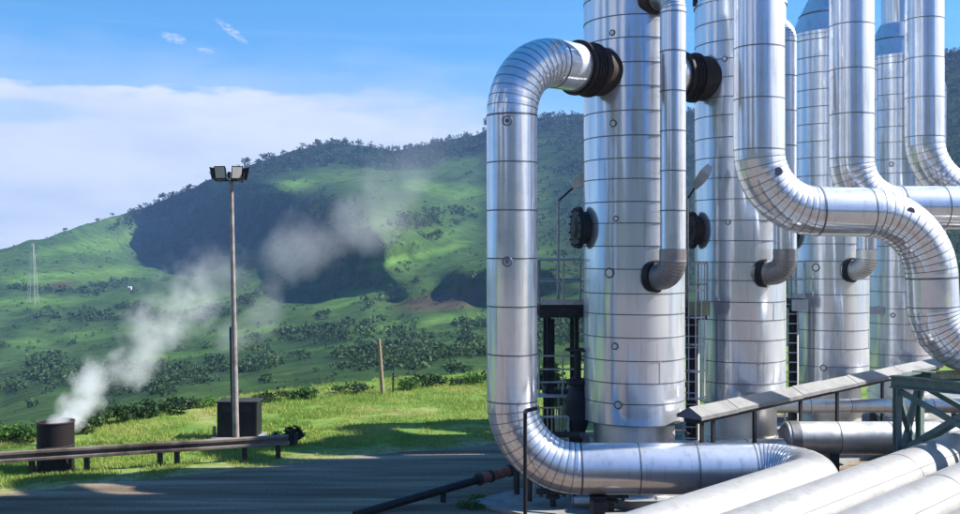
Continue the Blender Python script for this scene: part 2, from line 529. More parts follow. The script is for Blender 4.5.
cover = mth('MAXIMUM', mth('MAXIMUM', bank, mass), mth('MAXIMUM', veil, glow), clamp=False)


def wisp(a0, e0, sa, se, tilt):
    dx = mth('SUBTRACT', az, a0); dy = mth('SUBTRACT', el, e0)
    dy2 = mth('ADD', dy, mth('MULTIPLY', dx, tilt))
    dy3 = mth('ADD', dy2, mth('MULTIPLY', mth('SUBTRACT', nA.outputs['Fac'], 0.5), 0.012))
    q = mth('ADD', mth('POWER', mth('ABSOLUTE', mth('DIVIDE', dx, sa)), 2.0), mth('POWER', mth('ABSOLUTE', mth('DIVIDE', dy3, se)), 2.0))
    return mth('MULTIPLY', mth('MULTIPLY', mth('SUBTRACT', 1.0, sstep(q, 0.0, 1.3)), sstep(nD.outputs['Fac'], 0.36, 0.66)), 0.75)


for w_ in ((-0.297, 0.199, 0.013, 0.005, 0.2), (-0.243, 0.208, 0.016, 0.0055, 0.7), (-0.268, 0.190, 0.009, 0.003, 0.1)):
    cover = mth('MAXIMUM', cover, wisp(*w_))
cover = mth('MAXIMUM', cover, mth('MULTIPLY', mth('MULTIPLY', 0.32, mth('SUBTRACT', 1.0, back)), mth('SUBTRACT', 1.0, sstep(el, edge, mth('ADD', edge, 0.06)))))
cl = N(nt, 'ShaderNodeMix'); cl.data_type = 'RGBA'
cloudcol = ramp(nt, [(0.0, (4.2, 4.45, 4.75)), (0.16, (5.0, 5.0, 5.05)), (0.5, (5.4, 5.4, 5.4))])
L(nt, el, cloudcol.inputs['Fac'])
nE = noise(nt, cv.outputs[0], 1.0, 6, 0.6, (6, 22, 1))
shd = ramp(nt, [(0.32, (0.80, 0.85, 0.93)), (0.60, (1.05, 1.05, 1.04))]); L(nt, nE.outputs['Fac'], shd.inputs['Fac'])
cm_ = N(nt, 'ShaderNodeMix'); cm_.data_type = 'RGBA'; cm_.blend_type = 'MULTIPLY'; cm_.inputs[0].default_value = 1.0
L(nt, cloudcol.outputs['Color'], cm_.inputs[6]); L(nt, shd.outputs['Color'], cm_.inputs[7])
L(nt, cover, cl.inputs[0]); L(nt, hs.outputs[0], cl.inputs[6]); L(nt, cm_.outputs[2], cl.inputs[7])
L(nt, cl.outputs[2], bg.inputs['Color'])

vs_ = SC.view_settings
vs_.view_transform = 'Standard'; vs_.look = 'None'; vs_.exposure = 1.0; vs_.gamma = 1.0
try: vs_.use_curve_mapping = False
except Exception: pass
SC.display_settings.display_device = 'sRGB'

SC.render.engine = 'CYCLES'
cy = SC.cycles
cy.use_denoising = True
try: cy.denoiser = 'OPENIMAGEDENOISE'
except Exception: pass
cy.max_bounces = 6; cy.diffuse_bounces = 2; cy.glossy_bounces = 4; cy.transmission_bounces = 2
cy.volume_bounces = 3; cy.transparent_max_bounces = 8
cy.caustics_reflective = False; cy.caustics_refractive = False
cy.volume_step_rate = 1.0; cy.volume_max_steps = 128
cy.sample_clamp_indirect = 6.0

# ================================================================== GROUND
RIM = [(-700, 440), (-200, 440), (0, 434), (60, 428), (100, 420), (160, 409), (230, 399), (300, 388), (380, 380), (490, 371), (600, 362), (800, 345), (1000, 330), (1400, 320)]
RX = np.array([r[0] for r in RIM], float); RYp = np.array([r[1] for r in RIM], float)
# the plateau rim as a world polyline (distance where the eye ray meets z=0)
def rim_Y(px): return H / ((np.interp(px, RX, RYp) - HY) / F)

gcols = np.concatenate([np.arange(-1500, -100, 60), np.arange(-100, 560, 6), np.arange(560, 1900, 60)]).astype(float)
rows = np.concatenate([np.linspace(-1.2, 0.30, 12), np.linspace(0.34, 1.0, 60), np.array([1.02, 1.05, 1.10, 1.18, 1.3])])
GV = []
for s in rows:
    ry = rim_Y(gcols)
    if s <= 0:
        Y = np.full_like(gcols, s * 80.0); X = (gcols - 480) / F * 60 * (1 + 1.5 * abs(s))
    elif s <= 0.3:
        Yn = ry * s; X = (gcols - 480) / F * np.maximum(Yn, 60 * (1 - s / 0.3) + ry * s); Y = Yn
    else:
        Y = ry * s; X = (gcols - 480) / F * Y
    z = np.zeros_like(X)
    z += np.where(Y > 26, 0.10 * (fbm(X * 0.35, Y * 0.35, 3, 5) - 0.5), 0) * np.clip((Y - 0.54 * X - 33.5) / 1.5, 0, 1)
    if s > 1.0: z -= (s - 1.0) * 26 * (1 + 0.3 * fbm(X * 0.2, Y * 0.2, 3, 8))
    GV.append(np.stack([X, Y, z], 1))
GV = np.array(GV)
nr, nc = GV.shape[:2]
idx = np.arange(nr * nc).reshape(nr, nc)
GF = np.stack([idx[:-1, :-1], idx[:-1, 1:], idx[1:, 1:], idx[1:, :-1]], -1).reshape(-1, 4)

m, nt, b = new_mat('meadow_grass')
geo = N(nt, 'ShaderNodeNewGeometry')
n1 = noise(nt, geo.outputs['Position'], 0.35, 5, 0.65)
n2 = noise(nt, geo.outputs['Position'], 3.0, 4, 0.7)
n3 = noise(nt, geo.outputs['Position'], 0.12, 3, 0.6)
c1 = ramp(nt, [(0.35, (0.10, 0.20, 0.035)), (0.55, (0.21, 0.31, 0.06)), (0.68, (0.36, 0.33, 0.15))])
L(nt, n1.outputs['Fac'], c1.inputs['Fac'])
mx = N(nt, 'ShaderNodeMix'); mx.data_type = 'RGBA'; mx.blend_type = 'MULTIPLY'; mx.inputs[0].default_value = 0.8
c2 = ramp(nt, [(0.3, 0.5), (0.65, 1.05)]); L(nt, n2.outputs['Fac'], c2.inputs['Fac'])
L(nt, c1.outputs['Color'], mx.inputs[6]); L(nt, c2.outputs['Color'], mx.inputs[7])
sxyz = N(nt, 'ShaderNodeSeparateXYZ'); L(nt, geo.outputs['Position'], sxyz.inputs[0])
dd_ = N(nt, 'ShaderNodeMath', operation='MULTIPLY_ADD'); L(nt, sxyz.outputs[0], dd_.inputs[0]); dd_.inputs[1].default_value = -0.52; L(nt, sxyz.outputs[1], dd_.inputs[2])
de_ = N(nt, 'ShaderNodeMath', operation='MULTIPLY_ADD'); L(nt, n1.outputs['Fac'], de_.inputs[0]); de_.inputs[1].default_value = 3.0; L(nt, dd_.outputs[0], de_.inputs[2])
mr_ = N(nt, 'ShaderNodeMapRange'); L(nt, de_.outputs[0], mr_.inputs['Value']); mr_.inputs['From Min'].default_value = 33.0; mr_.inputs['From Max'].default_value = 35.6; mr_.inputs['To Min'].default_value = 1.0; mr_.inputs['To Max'].default_value = 0.0
vx = N(nt, 'ShaderNodeMix'); vx.data_type = 'RGBA'; L(nt, mr_.outputs[0], vx.inputs[0]); L(nt, mx.outputs[2], vx.inputs[6])
vr = ramp(nt, [(0.35, (0.20, 0.155, 0.09)), (0.6, (0.42, 0.37, 0.20))]); L(nt, n2.outputs['Fac'], vr.inputs['Fac']); L(nt, vr.outputs['Color'], vx.inputs[7])
L(nt, vx.outputs[2], b.inputs['Base Color'])
b.inputs['Roughness'].default_value = 0.9; b.inputs['Specular IOR Level'].default_value = 0.1
M['meadow'] = m
np_mesh('ground', GV.reshape(-1, 3), GF, M['meadow'], True, 'structure')

# asphalt yard: a sheet 4 mm above, its far edge a straight line with a ragged verge
m, nt, b = new_mat('asphalt')
geo = N(nt, 'ShaderNodeNewGeometry')
n1 = noise(nt, geo.outputs['Position'], 0.5, 6, 0.7); n2 = noise(nt, geo.outputs['Position'], 14, 4, 0.7)
n4 = noise(nt, geo.outputs['Position'], 1.0, 4, 0.6, (0.12, 1.4, 1))  # stretched noise paints pale streaks like sun between the shadows
c1 = ramp(nt, [(0.33, (0.10, 0.070, 0.046)), (0.52, (0.22, 0.165, 0.115)), (0.66, (0.38, 0.31, 0.225))])
L(nt, n4.outputs['Fac'], c1.inputs['Fac'])
c2 = ramp(nt, [(0.3, 0.6), (0.7, 1.2)]); L(nt, n2.outputs['Fac'], c2.inputs['Fac'])
mx = N(nt, 'ShaderNodeMix'); mx.data_type = 'RGBA'; mx.blend_type = 'MULTIPLY'; mx.inputs[0].default_value = 1.0
L(nt, c1.outputs['Color'], mx.inputs[6]); L(nt, c2.outputs['Color'], mx.inputs[7])
L(nt, mx.outputs[2], b.inputs['Base Color'])
b.inputs['Roughness'].default_value = 0.85; b.inputs['Specular IOR Level'].default_value = 0.25
bp = N(nt, 'ShaderNodeBump'); bp.inputs['Strength'].default_value = 0.5; bp.inputs['Distance'].default_value = 0.01
L(nt, n2.outputs['Fac'], bp.inputs['Height']); L(nt, bp.outputs['Normal'], b.inputs['Normal'])
M['asphalt'] = m
def road_edge(X): return 32.05 + 0.52 * X
xs = np.linspace(-70, 60, 520)
yb = road_edge(xs) + 0.45 * (fbm(xs * 0.6, xs * 0 + 3, 4, 3) - 0.5) + 0.25 * (fbm(xs * 3, xs * 0 + 9, 3, 4) - 0.5)
yb = np.minimum(yb, 44)
yv = np.stack([np.stack([xs, np.minimum(yb, 44) * 0 - 85 + (yb + 85) * s, np.full_like(xs, 0.004)], 1) for s in (0, 0.5, 1)])
idx = np.arange(3 * len(xs)).reshape(3, -1)
yf = np.stack([idx[:-1, :-1], idx[:-1, 1:], idx[1:, 1:], idx[1:, :-1]], -1).reshape(-1, 4)
ok_ = yv.reshape(-1, 3)
yd = np_mesh('yard', ok_, yf, M['asphalt'], True, 'structure')
# pale concrete apron under the towers
mb = MB()
uu = Vector((0.7046, 0.7096, 0)); vv = Vector((0.7096, -0.7046, 0))
c0 = Vector((3.85, 25, 0)) - uu * 3.2 - vv * 2.6; c1_ = c0 + uu * 32; 
pts = [c0, c1_, c1_ + vv * 4.6, c0 + vv * 4.6]
mb.add([p + Vector((0, 0, 0.10)) for p in pts] + pts, [(0, 1, 2, 3), (0, 4, 5, 1), (1, 5, 6, 2), (2, 6, 7, 3), (3, 7, 4, 0)])
mb.build('pavement', M['concrete']).__setitem__('kind', 'structure')

# ------------------------------------------------------------------ hills: the land beyond the rim
SKY = [(-1200, 300), (-600, 278), (-300, 266), (-100, 255), (0, 249), (50, 236), (85, 224), (140, 209), (170, 198), (200, 184), (240, 168), (290, 153), (330, 144),
       (370, 146), (395, 150), (440, 141), (478, 134), (492, 124), (540, 117), (585, 114), (690, 112), (760, 96), (850, 72), (950, 52), (1100, 22), (1400, 60), (2000, 140)]
SX = np.array([s[0] for s in SKY], float); SYp = np.array([s[1] for s in SKY], float)
hp = np.concatenate([np.arange(-1200, -60, 20), np.arange(-60, 620, 2.5), np.arange(620, 1000, 5), np.arange(1000, 2001, 25)]).astype(float)
NT = 210
tt = np.linspace(0, 1, NT)


def smooth1(a, k=5):
    ker = np.ones(k) / k
    return np.convolve(np.pad(a, k // 2, mode='edge'), ker, 'valid')


def hill_depth(px, y):
    sk = np.interp(px, SX, SYp)
    y0 = np.interp(px, RX, RYp) + 14
    t = np.clip((y0 - y) / (y0 - sk), 0, 1)
    Dr = np.mean([np.interp(px + o_, [-1200, -300, 0, 150, 330, 480, 600, 800, 950, 1300, 2000], [900, 800, 760, 900, 1050, 1080, 1000, 820, 700, 650, 700]) for o_ in np.linspace(-70, 70, 15)], 0)
    D = 62 + (Dr - 62) * t ** 1.05

    def g(cx, cy, sx, sy): return np.exp(-((px - cx) / sx) ** 2 - ((y - cy) / sy) ** 2)
    # a spur whose left flank turns away from the sun
    D = D - 285 * g(378, 228, 72, 46) - 30 * g(430, 262, 50, 30)
    D = D + 255 * g(165, 238, 95, 44) + 80 * g(175, 264, 60, 20) + 50 * g(130, 205, 40, 16) - 110 * g(262, 190, 34, 14)
    D = D - 125 * g(515, 268, 80, 22) + 50 * g(415, 262, 30, 20)
    D = D + 75 * (fbm(px * 0.020, y * 0.035, 4, 21) - 0.5) * np.clip(t * 4, 0, 1) * np.clip((1 - t) * 6, 0, 1)
    return D


HVs = []
for t in tt:
    sk = np.interp(hp, SX, SYp); sk = smooth1(sk, 7)
    y0 = np.interp(hp, RX, RYp) + 14
    y = y0 + (sk - y0) * t
    D = hill_depth(hp, y)
    HVs.append((hp, y, D))
HPX = np.array([h[0] for h in HVs]); HPY = np.array([h[1] for h in HVs]); HD = np.array([h[2] for h in HVs])
HD = np.maximum.accumulate(HD + np.linspace(0, 6, NT)[:, None], 0)      # never folds over
for it in range(14):
    HD[1:-1] = 0.25 * HD[:-2] + 0.5 * HD[1:-1] + 0.25 * HD[2:]
    HD[:, 1:-1] = 0.25 * HD[:, :-2] + 0.5 * HD[:, 1:-1] + 0.25 * HD[:, 2:]
HXw = (HPX - 480) / F * HD; HZ = H - (HPY - HY) / F * HD
# fine bumps in world space
HZ = HZ + (fbm(HXw * 0.03, HD * 0.03, 4, 31) - 0.5) * 0.006 * HD * np.clip(np.linspace(0, 8, NT), 0, 1)[:, None]
# the far side of the hills
extra = []
for s, dz in ((60, -14), (200, -70), (600, -190), (1500, -320)):
    D = HD[-1] + s
    extra.append(np.stack([(hp - 480) / F * D, D, HZ[-1] + dz], 1))
front = []
for s, dz in ((0.85, -3.5), (0.6, -9)):
    D = HD[0] * s
    front.append(np.stack([(hp - 480) / F * D, D, HZ[0] + dz], 1))
front = front[::-1]
allv = np.concatenate([np.array(front), np.stack([HXw, HD, HZ], -1), np.array(extra)], 0)
nr, nc = allv.shape[:2]
idx = np.arange(nr * nc).reshape(nr, nc)
HFc = np.stack([idx[:-1, :-1], idx[:-1, 1:], idx[1:, 1:], idx[1:, :-1]], -1).reshape(-1, 4)


# land cover masks (what grows where, and dark cover over the shaded flank)
def blob(px, y, cx, cy, sx, sy, rot=0.0):
    a = math.radians(rot); dx = px - cx; dy = y - cy
    u = (dx * math.cos(a) + dy * math.sin(a)) / sx; v = (-dx * math.sin(a) + dy * math.cos(a)) / sy
    return np.clip(1.6 - (u * u + v * v) ** 0.5 * 1.6, 0, 1)


def cover_masks(px, y):
    nz = fbm(px * 0.022, y * 0.075, 5, 41); nz2 = fbm(px * 0.06, y * 0.16, 4, 51)
    sk = np.interp(px, SX, SYp)
    field = np.zeros_like(px)
    for a in ((110, 274, 150, 10, -3), (90, 335, 130, 9, -5), (250, 330, 60, 6, -6), (110, 245, 100, 12, -8), (60, 300, 120, 9, -3), (200, 300, 80, 10, -6),
              (285, 186, 60, 8, -12), (455, 190, 60, 12, 8), (420, 255, 90, 6, -14), (410, 325, 110, 8, -8), (180, 355, 90, 5, -6), (330, 348, 60, 5, -6), (160, 232, 60, 8, -10),
              (600, 300, 80, 10, -5), (560, 250, 60, 8, -5), (345, 300, 60, 10, -20)):
        field = np.maximum(field, blob(px, y, *a))
    scrub = np.zeros_like(px)
    for a in ((110, 378, 170, 24, -3), (400, 355, 130, 20, -3), (105, 286, 50, 7, -14), (60, 292, 90, 4, 6), (140, 308, 40, 7, -5), (150, 318, 150, 4, -2), (70, 316, 60, 4, 0), (260, 365, 90, 10, -8),
              (330, 335, 120, 10, -4), (430, 220, 70, 18, -8), (445, 345, 60, 14, 0), (560, 330, 120, 30, 0), (240, 300, 60, 12, -20), (20, 345, 50, 3, -10)):
        scrub = np.maximum(scrub, blob(px, y, *a))
    forest = np.clip((sk + 26 + 8 * (nz - 0.5) - y) / 8, 0, 1) * np.clip((px - 205) / 50, 0, 1)
    forest = np.maximum(forest, np.clip((px - 520) / 60, 0, 1) * np.clip((300 - y) / 30, 0, 1))
    forest = np.maximum(forest, blob(px, y, 230, 225, 120, 46, -18))  # these three lay dark cover over the shaded flank, deepening its shade
    forest = np.maximum(forest, blob(px, y, 320, 225, 60, 48, 0))
    forest = np.maximum(forest, blob(px, y, 165, 207, 70, 12, -22))
    forest = forest * (1 - blob(px, y, 285, 186, 56, 9, -12)) * (1 - blob(px, y, 455, 190, 60, 12, 8))
    brown = np.maximum(blob(px, y, 58, 285, 26, 5, -5), blob(px, y, 450, 300, 70, 12, -6))
    field = np.clip(field + (nz - 0.58) * 1.8, 0, 1) * (1 - forest)
    scrub = np.clip(scrub * 0.9 + (nz2 - 0.60) * 2.4, 0, 1)
    scrub = scrub * (1 - np.clip(field * 1.4 - 0.3, 0, 1) * 0.85)
    return field, scrub, np.clip(forest, 0, 1), brown


fm, sm_, forest_shade, br = cover_masks(HPX, HPY)
pad = lambda a: np.concatenate([np.repeat(a[:1], 2, 0), a, np.repeat(a[-1:], 4, 0)], 0)
fm4 = np.stack([pad(fm), pad(sm_), pad(forest_shade), pad(br)], -1).reshape(-1, 4).astype(np.float32)

m, nt, b = new_mat('hill_land')
geo = N(nt, 'ShaderNodeNewGeometry')
at_ = N(nt, 'ShaderNodeAttribute'); at_.attribute_name = 'cover'
sp = N(nt, 'ShaderNodeSeparateColor'); L(nt, at_.outputs['Color'], sp.inputs[0])
nf = noise(nt, geo.outputs['Position'], 0.10, 12, 0.72)
nf2 = noise(nt, geo.outputs['Position'], 0.016, 4, 0.6, (1, 0.4, 1))
base = ramp(nt, [(0.35, (0.034, 0.072, 0.025)), (0.55, (0.056, 0.108, 0.031)), (0.7, (0.082, 0.138, 0.044))]); L(nt, nf2.outputs['Fac'], base.inputs['Fac'])
fld = ramp(nt, [(0.35, (0.072, 0.150, 0.032)), (0.65, (0.115, 0.215, 0.048))]); L(nt, nf2.outputs['Fac'], fld.inputs['Fac'])


def mixc(fac, a, bb):
    x = N(nt, 'ShaderNodeMix'); x.data_type = 'RGBA'
    L(nt, fac, x.inputs[0])
    for i, q in ((6, a), (7, bb)):
        if isinstance(q, tuple): x.inputs[i].default_value = (*q, 1)
        else: L(nt, q, x.inputs[i])
    return x.outputs[2]


cc = mixc(sp.outputs['Red'], base.outputs['Color'], fld.outputs['Color'])
cc = mixc(at_.outputs['Alpha'], cc, (0.10, 0.075, 0.05))
cc = mixc(sp.outputs['Green'], cc, (0.034, 0.068, 0.024))
cc = mixc(sp.outputs['Blue'], cc, (0.022, 0.044, 0.020))  # forest tone, also deepening the shaded flank
gr = ramp(nt, [(0.34, 0.50), (0.5, 0.95), (0.66, 1.3)]); L(nt, nf.outputs['Fac'], gr.inputs['Fac'])
mx = N(nt, 'ShaderNodeMix'); mx.data_type = 'RGBA'; mx.blend_type = 'MULTIPLY'; mx.inputs[0].default_value = 1.0
L(nt, cc, mx.inputs[6]); L(nt, gr.outputs['Color'], mx.inputs[7]); L(nt, mx.outputs[2], b.inputs['Base Color'])
b.inputs['Roughness'].default_value = 0.95; b.inputs['Specular IOR Level'].default_value = 0.05
bp = N(nt, 'ShaderNodeBump'); bp.inputs['Strength'].default_value = 0.6; bp.inputs['Distance'].default_value = 3.0
L(nt, nf.outputs['Fac'], bp.inputs['Height']); L(nt, bp.outputs['Normal'], b.inputs['Normal'])
hills = np_mesh('hills', allv.reshape(-1, 3), HFc, m, True, 'structure')
ca = hills.data.color_attributes.new('cover', 'FLOAT_COLOR', 'POINT')
ca.data.foreach_set('color', fm4.ravel())

# unseen wooded hills added behind the viewer to darken what the cladding mirrors
ba = np.radians(np.linspace(112, 262, 260)); bt = np.linspace(0, 1, 26)
deg = np.degrees(ba)
bel = 3.0 + 11 * np.exp(-((deg - 181) / 17) ** 2) + 9 * np.exp(-((deg - 222) / 7) ** 2) + 7 * np.exp(-((deg - 141) / 8) ** 2) + 7 * np.exp(-((deg - 245) / 8) ** 2)
bel = bel + 2.5 * (fbm(deg * 0.12, deg * 0 + 4, 5, 61) - 0.5) * np.clip(bel / 8, 0.3, 1)
bel *= np.clip((deg - 112) / 12, 0, 1) * np.clip((262 - deg) / 12, 0, 1)
BV = []
for t_ in bt:
    rr_ = 230 + 330 * t_ + 25 * (fbm(deg * 0.1, deg * 0 + t_ * 5, 4, 66) - 0.5)
    BV.append(np.stack([rr_ * np.sin(ba), rr_ * np.cos(ba), -6 + (rr_ * np.tan(np.radians(bel)) + 12) * t_ ** 1.25], 1))
for s_, dz in ((140, -60), (500, -220)):
    BV.append(np.stack([(560 + s_) * np.sin(ba), (560 + s_) * np.cos(ba), BV[25][:, 2] + dz], 1))
BV = np.array(BV); idx = np.arange(BV.shape[0] * BV.shape[1]).reshape(BV.shape[:2])
BF = np.stack([idx[:-1, :-1], idx[1:, :-1], idx[1:, 1:], idx[:-1, 1:]], -1).reshape(-1, 4)
M['wooded'] = flat_mat('unseen_wooded_slope', (0.040, 0.065, 0.030), 0.95, 0.6, 0.03, bump=0.4, spec=0.05)
np_mesh('hills', BV.reshape(-1, 3), BF, M['wooded'], True, 'structure')

# the low plain the hills stand on, out to the horizon
pl = MB(); ring_r = [0, 200, 600, 1500, 4000, 9000, 16000]; nn = 96
vs, fs = [(0, 0, -75)], []
for r in ring_r[1:]:
    vs += [(r * math.cos(2 * PI * k / nn), r * math.sin(2 * PI * k / nn), -75 - (r / 16000) * 60) for k in range(nn)]
fs += [(0, 1 + k, 1 + (k + 1) % nn) for k in range(nn)]
for i in range(len(ring_r) - 2):
    o = 1 + i * nn
    fs += [(o + k, o + nn + k, o + nn + (k + 1) % nn, o + (k + 1) % nn) for k in range(nn)]
pl.add(vs, fs)
M['plain'] = flat_mat('plain_land', (0.07, 0.12, 0.045), 0.95, 0.5, 0.004, bump=0)
o = pl.build('terrain', M['plain']); o['kind'] = 'structure'

# ------------------------------------------------------------------ scrub, hedges and the ridge wood
core = (slice(0, NT), slice(0, len(hp)))
inview = (HPX > -150) & (HPX < 1100)


def scatter(prob, n, seed):
    g = np.random.default_rng(seed)
    # weight by the ground each vertex stands for, so that density is even over the picture
    w = prob * inview * np.gradient(hp)[None, :]
    w = w.ravel() / w.sum()
    k = g.choice(w.size, n, p=w)
    i, j = np.divmod(k, len(hp))
    px = HPX[i, j] + g.uniform(-2, 2, n)
    jj = np.clip(j + 1, 0, len(hp) - 1); ii = np.clip(i + 1, 0, NT - 1)
    f = g.random(n)
    X = HXw[i, j] * (1 - f) + HXw[ii, j] * f; Y = HD[i, j] * (1 - f) + HD[ii, j] * f; Z = HZ[i, j] * (1 - f) + HZ[ii, j] * f
    f2 = g.random(n)
    X += (HXw[i, jj] - HXw[i, j]) * f2; Y += (HD[i, jj] - HD[i, j]) * f2; Z += (HZ[i, jj] - HZ[i, j]) * f2
    return np.stack([X, Y, Z], 1), HPY[i, j], g


nzs = fbm(HPX * 0.03, HPY * 0.12, 4, 141)
P, py, g = scatter(np.clip(sm_ - 0.22, 0, 1) * (HD > 70) * np.clip(300 / HD, 0.7, 1.6), 5200, 71)
Pq, pyq, g = scatter((HD > 70) * (1 - forest_shade) * np.clip(nzs * 3 - 1.2, 0.03, 1), 2800, 171)
small = np.concatenate([np.ones(len(P)), np.full(len(Pq), 0.45)]); P = np.concatenate([P, Pq])
rad = small * (0.0014 + 0.0034 * g.random(len(P)) ** 2.5) * P[:, 1] * np.clip(1.5 - P[:, 1] / 900, 0.6, 1.5)
R3 = np.stack([rad * 1.25, rad * 1.25, rad * (0.8 + 0.4 * g.random(len(P)))], 1)
P[:, 2] += R3[:, 2] * 0.6
v1, f1 = leaf_cloud(P, R3, 32, 0.30, seed=72)
np_mesh('scrub', v1, f1, M['leaf_scrub'], False, 'stuff')

sk_m = np.interp(HPX, SX, SYp)
wood = np.clip(forest_shade - 0.2, 0, 1) * np.where((HPY < sk_m + 30), 2.0, 0.75)
P, py, g = scatter(wood, 7800, 81)
hgt = (0.0028 + 0.0026 * g.random(len(P))) * P[:, 1]
R3 = np.stack([hgt * 0.55, hgt * 0.55, hgt * 0.62], 1)
P[:, 2] += R3[:, 2] * 0.8
v2, f2 = leaf_cloud(P, R3, 24, 0.34, seed=82)
np_mesh('forest', v2, f2, M['leaf_far'], False, 'stuff')


def ground_at(px, py_):
    """point on the hills nearest to a picture position"""
    d = (HPX - px) ** 2 + ((HPY - py_) * 1.0) ** 2
    i, j = np.unravel_index(np.argmin(d), d.shape)
    return Vector((HXw[i, j], HD[i, j], HZ[i, j]))


def far_tree(px, hpx, label, wide=0.6, seed=0, y=None):
    j = np.argmin(abs(hp - px))
    p = ground_at(px, np.interp(px, SX, SYp) + 1 if y is None else y)
    h = hpx / F * p.y
    root = empty('tree', p, label, 'tree', 'trees standing on the ridge line' if y is None else None)
    t = MB(); t.tube(p - Vector((0, 0, 0.5)), p + Vector((0.05 * h, 0, h * 0.6)), 0.06 * h, 0.025 * h, 6)
    t.build('trunk', M['bark'], root)
    g = np.random.default_rng(seed + 5)
    cs = [np.array(p) + np.array([g.normal() * wide * 0.25 * h, g.normal() * wide * 0.25 * h, h * g.uniform(0.5, 0.88)]) for _ in range(6)]
    rs = [np.array([1, 1, 0.75]) * h * wide * g.uniform(0.22, 0.4) for _ in cs]
    v, f = leaf_cloud(cs, rs, 26, 0.34, seed=seed + 1)
    o = np_mesh('crown', v - np.array(p), f, M['leaf_far'], False)
    o.parent = root
    return root


for k, (px, hh, lab, w) in enumerate([
        (163, 9, 'dark round tree standing alone highest on the left part of the ridge', 0.9),
        (172, 6, 'low tree just right of the lone round tree on the ridge', 0.9),
        (141, 5, 'small bushy tree on the skyline left of the lone round tree', 1.0),
        (98, 4, 'tiny tree on the left ridge line above the pylon slope', 1.0),
        (113, 5, 'tiny upright tree on the bare left ridge line', 0.7),
        (66, 4, 'small tree on the low left skyline near the pylon', 1.0),
        (214, 8, 'dark tree on the ridge just left of the floodlights', 0.8),
        (247, 10, 'tall dark tree on the ridge just right of the floodlights', 0.8),
        (262, 9, 'feathery ridge tree at the left end of the hilltop wood', 0.7),
        (318, 9, 'pointed tree rising above the rounded hilltop wood', 0.5),
        (303, 8, 'slim tree on the left shoulder of the rounded hilltop', 0.5),
        (345, 8, 'spreading tree on the right side of the rounded hilltop', 0.9),
        (487, 12, 'dark tree on the skyline against the big riser pipe', 0.8)]):
    far_tree(px, hh, lab, w, 300 + k * 7)

# ------------------------------------------------------------------ grass and bushes on the plateau
def grass(n, seed):
    g = np.random.default_rng(seed)
    px = g.uniform(-40, 545, n * 3)
    ry = rim_Y(px); lo = 24.0
    Y = lo + (ry * 1.01 - lo) * g.random(n * 3) ** 0.8
    X = (px - 480) / F * Y
    keep = (Y > road_edge(X) + 0.25 * (fbm(X * 2, Y * 2, 3, 3) - 0.5)) & (fbm(X * 0.9, Y * 0.9, 3, 13) > 0.33 + 0.15 * g.random(n * 3) + 0.16 * np.exp(-((Y - road_edge(X)) / 1.3) ** 2))
    X, Y = X[keep][:n], Y[keep][:n]; n = len(X)
    h = (0.045 + 0.11 * g.random(n) ** 2.5) * (0.5 + 0.9 * fbm(X * 0.5, Y * 0.5, 3, 23)) 
    near_edge = np.exp(-((Y - road_edge(X)) / 0.7) ** 2)
    h *= 1 - 0.25 * near_edge
    a = g.uniform(0, 2 * PI, n); w = 0.012 + 0.012 * g.random(n)
    lx, ly = g.normal(size=n) * 0.5 * h, g.normal(size=n) * 0.5 * h
    z0 = np.full(n, -0.05)
    v = np.stack([np.stack([X - np.cos(a) * w, Y - np.sin(a) * w, z0], 1), np.stack([X + np.cos(a) * w, Y + np.sin(a) * w, z0], 1),
                  np.stack([X + lx, Y + ly, h], 1)], 1).reshape(-1, 3)
    return v, np.arange(n * 3).reshape(-1, 3)


v, f = grass(150000, 91)
np_mesh('grass', v, f, M['grass_blade'], False, 'stuff')


def bush(px, base_y, wpx, hpx, label, mat='leaf_scrub', seed=0, name='bush', group=None, tall=False, Y=None):
    Y = Y or H / ((base_y - HY) / F)
    p = Vector(((px - 480) / F * Y, Y, H - (base_y - HY) / F * Y if Y else 0))
    w = wpx / F * Y; h = hpx / F * Y
    g = np.random.default_rng(seed)
    root = empty(name, p, label, 'bush' if name == 'bush' else 'plant', group)
    st = MB()
    cs, rs = [], []
    for k in range(7):
        c = np.array([g.normal() * w * 0.22, g.normal() * w * 0.22, h * g.uniform(0.3, 0.72)])
        cs.append(c); rs.append(np.array([w * 0.26, w * 0.26, h * 0.24]) * g.uniform(0.7, 1.15))
        st.tube(p + Vector((c[0] * 0.2, c[1] * 0.2, -0.15)), p + Vector(c), 0.02 * h + 0.006, 0.006, 6)
    st.build('stem', M['bark'], root)
    v, f = leaf_cloud(cs, rs, 170 if hpx > 16 else 90, 0.20, seed=seed + 3)
    o = np_mesh('foliage', v, f, M[mat], False)
    o.parent = root
    return root


